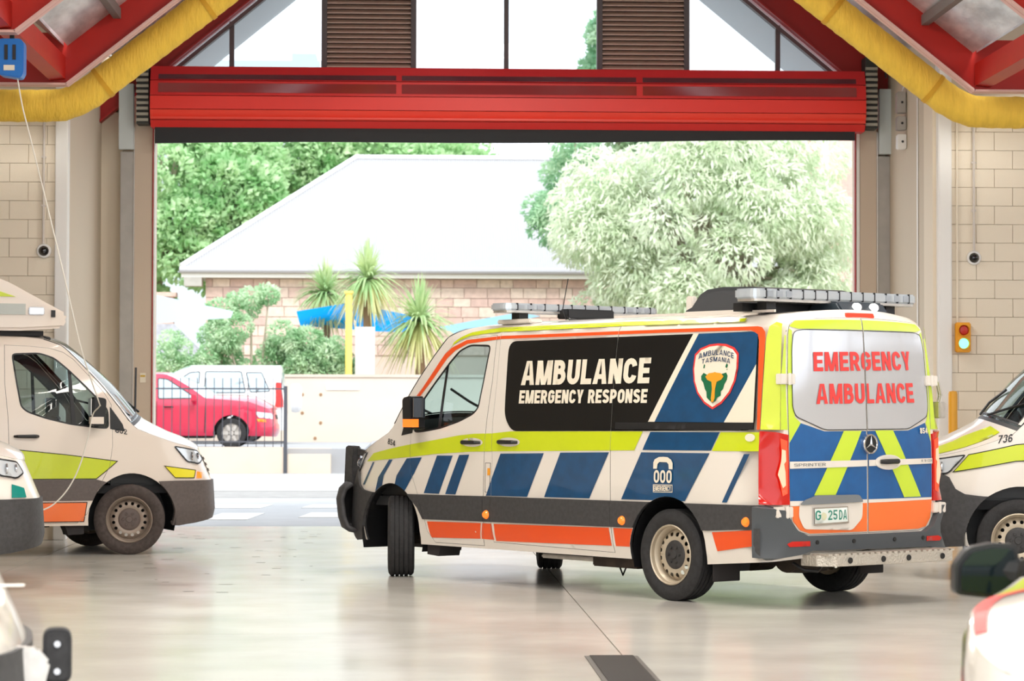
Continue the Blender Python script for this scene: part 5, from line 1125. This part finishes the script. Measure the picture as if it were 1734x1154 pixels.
hw_ = MB().box(-7.0, 13.0, .5, 8, 2.0, 6.0).build('house_wall', mat('stone_joint', (206, 186, 176), .9), hs)
STN = [mat('sandstone_a', (212, 186, 176), .9, var=.08, vscale=6), mat('sandstone_b', (220, 200, 188), .9, var=.08, vscale=6), mat('sandstone_c', (204, 176, 168), .9, var=.08, vscale=6)]
zrow = 3.3
r_ = 0
while zrow < 5.9:
    h = .30 if r_ % 2 else .36; x = -7.0-random.random()*.3
    while x < 6.0:
        l = random.choice((.45, .6, .8)); a_ = max(x+.012, -7.0); 
        if x+l-.012 > -6.95: MB().box(a_, x+l-.012, .46-.02*random.random(), .52, zrow+.012, min(zrow+h-.012, 5.95)).build('stone', random.choice(STN), hw_)
        x += l
    zrow += h; r_ += 1
tag(MB().box(-16, -8.2, 89.5, 90, 2, 5.35).box(-16, -8.1, 89.4, 90.1, 5.35, 5.5).build('boundary_wall', STN[0]), 'brown boundary wall left of the stone house', 'wall')
bb_ = thing('brick_building', 'pale brick building at the far right above the big tree', 'building', (16.1, 100, 0))
MB().box(0, 8, 0, 8, 0, 24).build('building_wall', mat('pale_brick', (222, 190, 176), .9, var=.1, vscale=12), bb_)
for z in (6, 9.2, 12.4, 15.6): MB().box(.9, 2.2, -.05, .05, z, z+1.8).build('building_window', GLASSP, bb_)
MB().box(-.02, .35, -.06, .0, 0, 24).build('corner_quoin', mat('quoin_pale', (240, 226, 214), .8), bb_)
tag(MB().box(-20, -6.0, 180, 190, 0, 25.9).box(-8.3, -6.6, 180, 190, 25.9, 26.4).build('distant_building', mat('distant_grey', (190, 202, 212), .8)), 'flat grey distant building seen through the left gable pane', 'building')
sh_ = thing('garden_shed', 'small slate roofed shed under the white sail', 'shed', (-8.0, 76, 0))
MB().add([(-1.5, 0, 2.4), (2.15, 0, 2.75), (.95, 1.2, 4.0), (-1.5, 1.2, 4.0), (-1.5, 3, 2.4), (2.15, 3, 2.75)], [(0, 1, 2, 3), (1, 5, 2), (5, 4, 3, 2)]).build('shed_roof', mat('slate_grey', (150, 150, 156), .8, var=.15, vscale=8), sh_)
MB().box(-1.4, 2.0, .2, 2.8, 1.8, 2.7).build('shed_wall', STN[1], sh_)
# shade sails and the yellow post
def sail(label, pts, sagz, m, thick=.02, n=10):
    A, B_, C_ = [Vector(p) for p in pts[:3]]; D_ = Vector(pts[3]) if len(pts) > 3 else None; vs = []; fs = []
    for i in range(n+1):
        for j in range(n+1):
            s, t = i/n, j/n
            p = (A*(1-s)+B_*s)*(1-t)+((D_ if D_ else A)*(1-s)+C_*s)*t; p.z -= sagz*16*s*(1-s)*t*(1-t)
            vs.append(p)
    for i in range(n):
        for j in range(n): fs.append((i*(n+1)+j, (i+1)*(n+1)+j, (i+1)*(n+1)+j+1, i*(n+1)+j+1))
    if 'Translucent BSDF' not in m.node_tree.nodes: sheer(m)
    o = MB().add(vs, fs).build('shade_sail', m, None, True)
    q = max(pts, key=lambda p: p[2]); MB().tube([(q[0], q[1]+.1, 2.2), (q[0], q[1]+.1, q[2]+.05)], .04, 8).build('sail_pole', GALV, o)
    return tag(o, label, 'shade sail')
def sheer(m, f=.55):
    n = m.node_tree.nodes; l = m.node_tree.links; b = n['Principled BSDF']; t = n.new('ShaderNodeBsdfTranslucent'); x = n.new('ShaderNodeMixShader'); x.inputs[0].default_value = f
    t.inputs[0].default_value = b.inputs['Base Color'].default_value; l.new(b.outputs[0], x.inputs[1]); l.new(t.outputs[0], x.inputs[2]); l.new(x.outputs[0], n['Material Output'].inputs[0]); return m
SB = mat('sail_blue', (10, 165, 255), .7)
sail('blue shade sail between the cordylines, left of the yellow post', [(-3.25, 74, 4.27), (-1.72, 74, 4.52), (-1.6, 75.8, 3.80), (-3.2, 75.5, 3.90)], .03, SB)
sail('blue shade sail right of the yellow post, behind the nearest cordyline', [(-1.72, 74.2, 4.52), (.45, 74.2, 4.10), (.6, 75.8, 3.72), (-1.5, 75.8, 3.76)], .03, SB)
sail('pale blue shade sail above the turning ambulance cab', [(.9, 76, 3.9), (3.3, 76, 4.35), (4.0, 78, 4.3), (1.4, 78, 3.75)], .02, mat('sail_pale', (160, 206, 236), .7))
sail('white shade sail at the left edge of the doorway', [(-8.2, 66.5, 4.75), (-4.55, 66.5, 3.98), (-4.7, 67.8, 3.86), (-8.2, 68, 3.60)], .02, mat('sail_white', (196, 210, 222), .7))
po = tag(MB().lathe([(0, 4.70), (.07, 4.69), (.095, 4.66), (.095, 2.2)], axis='z', c=(-1.67, 71.0, 0), n=14).build('yellow_post', mat('post_yellow', (246, 214, 110), .6), None, True), 'tall yellow post rising behind the garden wall between the blue sails', 'post')
MB().box(-1.79, -1.55, 70.88, 71.12, 4.66, 4.72).build('post_cap', MATS['post_yellow'], po)
tag(MB().box(-1.5, -.95, 71.4, 71.7, 2.2, 3.75).build('white_pillar', mat('pillar_render', (206, 204, 202), .8)), 'white rendered pillar beside the yellow post', 'pillar')

# ------------------------------------------------------------ plants
def leafmat(name, a, b, sc=3.0):
    m = mat(name, a, .6, spec=.3, rgb2=b, vscale=sc); bs = m.node_tree.nodes['Principled BSDF']; bs.inputs['Subsurface Weight'].default_value = 0
    o_ = m.node_tree.nodes['Material Output']; l_ = m.node_tree.links; tr = m.node_tree.nodes.new('ShaderNodeBsdfTranslucent'); mx = m.node_tree.nodes.new('ShaderNodeMixShader'); mx.inputs[0].default_value = .4
    l_.new(bs.inputs['Base Color'].links[0].from_socket, tr.inputs[0]); l_.new(bs.outputs[0], mx.inputs[1]); l_.new(tr.outputs[0], mx.inputs[2]); l_.new(mx.outputs[0], o_.inputs[0]); return m
def leaves(name, blobs, n, L, W_, droop, m, parent, shell=.75, seed=1):
    rg = np.random.RandomState(seed); V_ = []; tot = sum(b[3]**2 for b in blobs)
    C_, D_, S_ = [], [], []
    for bx_, by_, bz_, br in blobs:
        k = max(8, int(n*br*br/tot)); d = rg.normal(size=(k, 3)); d /= np.linalg.norm(d, axis=1, keepdims=True)
        d[:, 1] = -np.abs(d[:, 1])*np.where(rg.rand(k) < .72, 1, -1)
        r_ = br*(shell+(1-shell)*rg.rand(k)**.5); C_.append(np.array([bx_, by_, bz_])+d*r_[:, None]*np.array([1, 1, .85])); D_.append(d); S_.append(rg.uniform(.6, 1.25, k))
    C_ = np.concatenate(C_); D_ = np.concatenate(D_); S_ = np.concatenate(S_); k = len(C_)
    ax = D_+rg.normal(size=(k, 3))*.55; ax[:, 2] -= droop; ax /= np.linalg.norm(ax, axis=1, keepdims=True)
    sd = np.cross(ax, rg.normal(size=(k, 3))); sd /= np.linalg.norm(sd, axis=1, keepdims=True); nn = np.cross(ax, sd)
    l = (L*S_)[:, None]; w2 = (W_*S_)[:, None]
    P0 = C_-ax*l*.5; P1 = C_+sd*w2*.5+nn*w2*.15; P2 = C_+ax*l*.5; P3 = C_-sd*w2*.5+nn*w2*.15
    X = np.stack([P0, P1, P2, P3], 1).reshape(-1, 3); i = np.arange(k)*4
    F = np.concatenate([np.stack([i, i+1, i+2], 1), np.stack([i, i+2, i+3], 1)])
    me = bpy.data.meshes.new(name); me.vertices.add(len(X)); me.vertices.foreach_set('co', X.ravel()); me.loops.add(len(F)*3); me.loops.foreach_set('vertex_index', F.ravel().astype(np.int32))
    me.polygons.add(len(F)); me.polygons.foreach_set('loop_start', np.arange(0, len(F)*3, 3, dtype=np.int32)); me.polygons.foreach_set('loop_total', np.full(len(F), 3, np.int32)); me.update(); me.validate()
    o = link(name, me, parent, [m]); o['kind'] = 'stuff'; return o
BARK = mat('bark', (176, 164, 148), .9, bump=.3, bscale=20)
def blobset(c, R3, n, r0_, r1_, seed):
    rg = np.random.RandomState(seed); o = []
    for _ in range(n):
        d = rg.normal(size=3); d /= np.linalg.norm(d); q = rg.uniform(.45, 1)**.6; r_ = rg.uniform(r0_, r1_)
        o.append((c[0]+d[0]*R3[0]*q, c[1]+d[1]*R3[1]*q, c[2]+d[2]*R3[2]*q, r_))
    return o
def tree(label, base, c, R3, nb, r0_, r1_, nl, L, W_, droop, m, seed, name='tree', core=None):
    t = thing(name, label, 'tree' if name == 'tree' else 'shrub', base)
    off = np.array(base); B_ = [(b[0]-off[0], b[1]-off[1], b[2]-off[2], b[3]) for b in blobset(c, R3, nb, r0_, r1_, seed)]
    leaves('foliage', B_, nl, L, W_, droop, m, t, seed=seed)
    cc = np.array(c)-off; mb = MB()
    if c[2]-base[2] > 2.5:
        mb.tube([(0, 0, 0), (cc[0]*.3, 0, cc[2]*.5), (cc[0]*.8, cc[1], cc[2])], [.35, .26, .14], 8)
        for b in B_[::3]: mb.tube([(cc[0]*.4, cc[1]*.4, cc[2]*.55), ((cc[0]+b[0])/2, (cc[1]+b[1])/2, (cc[2]*.8+b[2])/2), b[:3]], [.12, .07, .03], 5)
    else:
        for b in B_[::4]: mb.tube([(b[0]*.5, b[1]*.5, 0), b[:3]], [.05, .02], 5)
    mb.build('trunk', BARK, t)
    return t
LG = leafmat('pale_glare_leaf', (208, 224, 192), (240, 244, 228), 2.0); LD = leafmat('fresh_green_leaf', (164, 212, 152), (214, 236, 196), 1.2); LB = leafmat('blue_green_leaf', (150, 200, 160), (200, 224, 192), 1.2)  # greens paled to put the outdoor glare into the leaf colour
LS = leafmat('shrub_leaf', (150, 196, 146), (216, 234, 204), 2.0)
tree('large pale silvery tree filling the right half of the doorway', (9.0, 79, 2.2), (9.3, 79, 6.6), (4.6, 3.4, 3.9), 150, .75, 1.25, 75000, .30, .075, .9, LG, 3)
tree('darker green tree leaning out left of the large pale tree', (7.9, 82, 2.2), (5.3, 82, 8.2), (1.1, 1.2, 1.9), 22, .5, .9, 8000, .24, .09, .3, LB, 5)
for k, (x, y, z, rx_, rz_, lb, sd) in enumerate(((-10.6, 108, 10.6, 4.9, 5.0, 'leafy green tree at the left edge of the doorway, beyond the house', 11), (-5.6, 112, 11.0, 4.2, 4.2, 'leafy green tree second from the left above the roof slope', 12), (-.9, 114, 11.6, 4.0, 3.0, 'leafy green tree above the left end of the roof ridge', 13), (2.6, 116, 11.6, 1.6, 1.3, 'small green treetop above the middle of the roof ridge', 14))):
    tree(lb, (x, y, 2.2), (x, y, z), (rx_, 2.2, rz_), 60, .9, 1.6, 28000 if k < 3 else 5000, .38, .20, .1, LD, sd)
tree('tall pale green tree seen through the upper right gable pane', (10.5, 118, 2.2), (10.2, 118, 16.0), (2.4, 2, 4.6), 34, .8, 1.3, 12000, .38, .2, .1, LB, 15)
for k, (x, z, rx_, rz_, lb) in enumerate(((-5.9, 3.0, 1.0, .9, 'low green shrub above the white car'), (-4.4, 3.6, 1.1, 1.3, 'tall loose green shrub behind the white sail tip'), (-3.2, 3.0, .9, .75, 'bushy green shrub left of the blue sail'), (-2.2, 2.8, .6, .6, 'green shrub against the yellow post'))):
    tree(lb, (x, 72.3, 2.2), (x, 72.3, z), (rx_, .5, rz_), 18, .28, .5, 5000, .16, .06, .1, LS, 20+k, name='shrub')
def cordyline(label, x, y, zc, rad, seed, trunk=(150, 122, 100)):
    rg = np.random.RandomState(seed); t = thing('cordyline', label, 'palm', (x, y, 2.2)); zc -= 2.2
    mbg = MB(); mbo = MB()
    for i in range(340):
        a = rg.uniform(0, 2*math.pi); el = R(rg.uniform(-62, 88)); l = rad*rg.uniform(.75, 1.15); d = Vector((math.cos(a)*math.cos(el), math.sin(a)*math.cos(el), math.sin(el)))
        sd = Vector((-math.sin(a), math.cos(a), 0)); w0 = .045; pts = []
        for k in range(6):
            s = k/5; p = Vector((0, 0, zc))+d*l*s; p.z -= .55*l*s**2.2*math.cos(el); w_ = w0*(1-.9*s**2)*(1 if k else .6); pts += [p-sd*w_, p+sd*w_+Vector((0, 0, .006))]
        (mbg if el > -.25 else mbo).add(pts, [(2*k, 2*k+1, 2*k+3, 2*k+2) for k in range(5)])
    g = mbg.build('leaves', leafmat('cordyline_green', (150, 188, 130), (214, 226, 176), 1.0), t, recalc=False); g['kind'] = 'stuff'
    g = mbo.build('old_leaves', leafmat('cordyline_straw', (210, 212, 150), (236, 226, 184), 1.0), t, recalc=False); g['kind'] = 'stuff'
    MB().tube([(.05, 0, 0), (0, 0, zc*.5), (0, 0, zc)], [.16, .13, .12], 9).build('trunk', mat('cordyline_trunk', trunk, .9, bump=.5, bscale=12), t)
cordyline('tallest cordyline palm, its tuft above the blue sail', -1.19, 73.2, 5.15, 1.2, 31)
cordyline('nearest cordyline palm with a drooping straw skirt, left of the ambulance cab', .29, 72.6, 3.95, 1.35, 32)
cordyline('smaller cordyline palm left of the tallest one', -2.45, 75.5, 4.85, 1.05, 33)
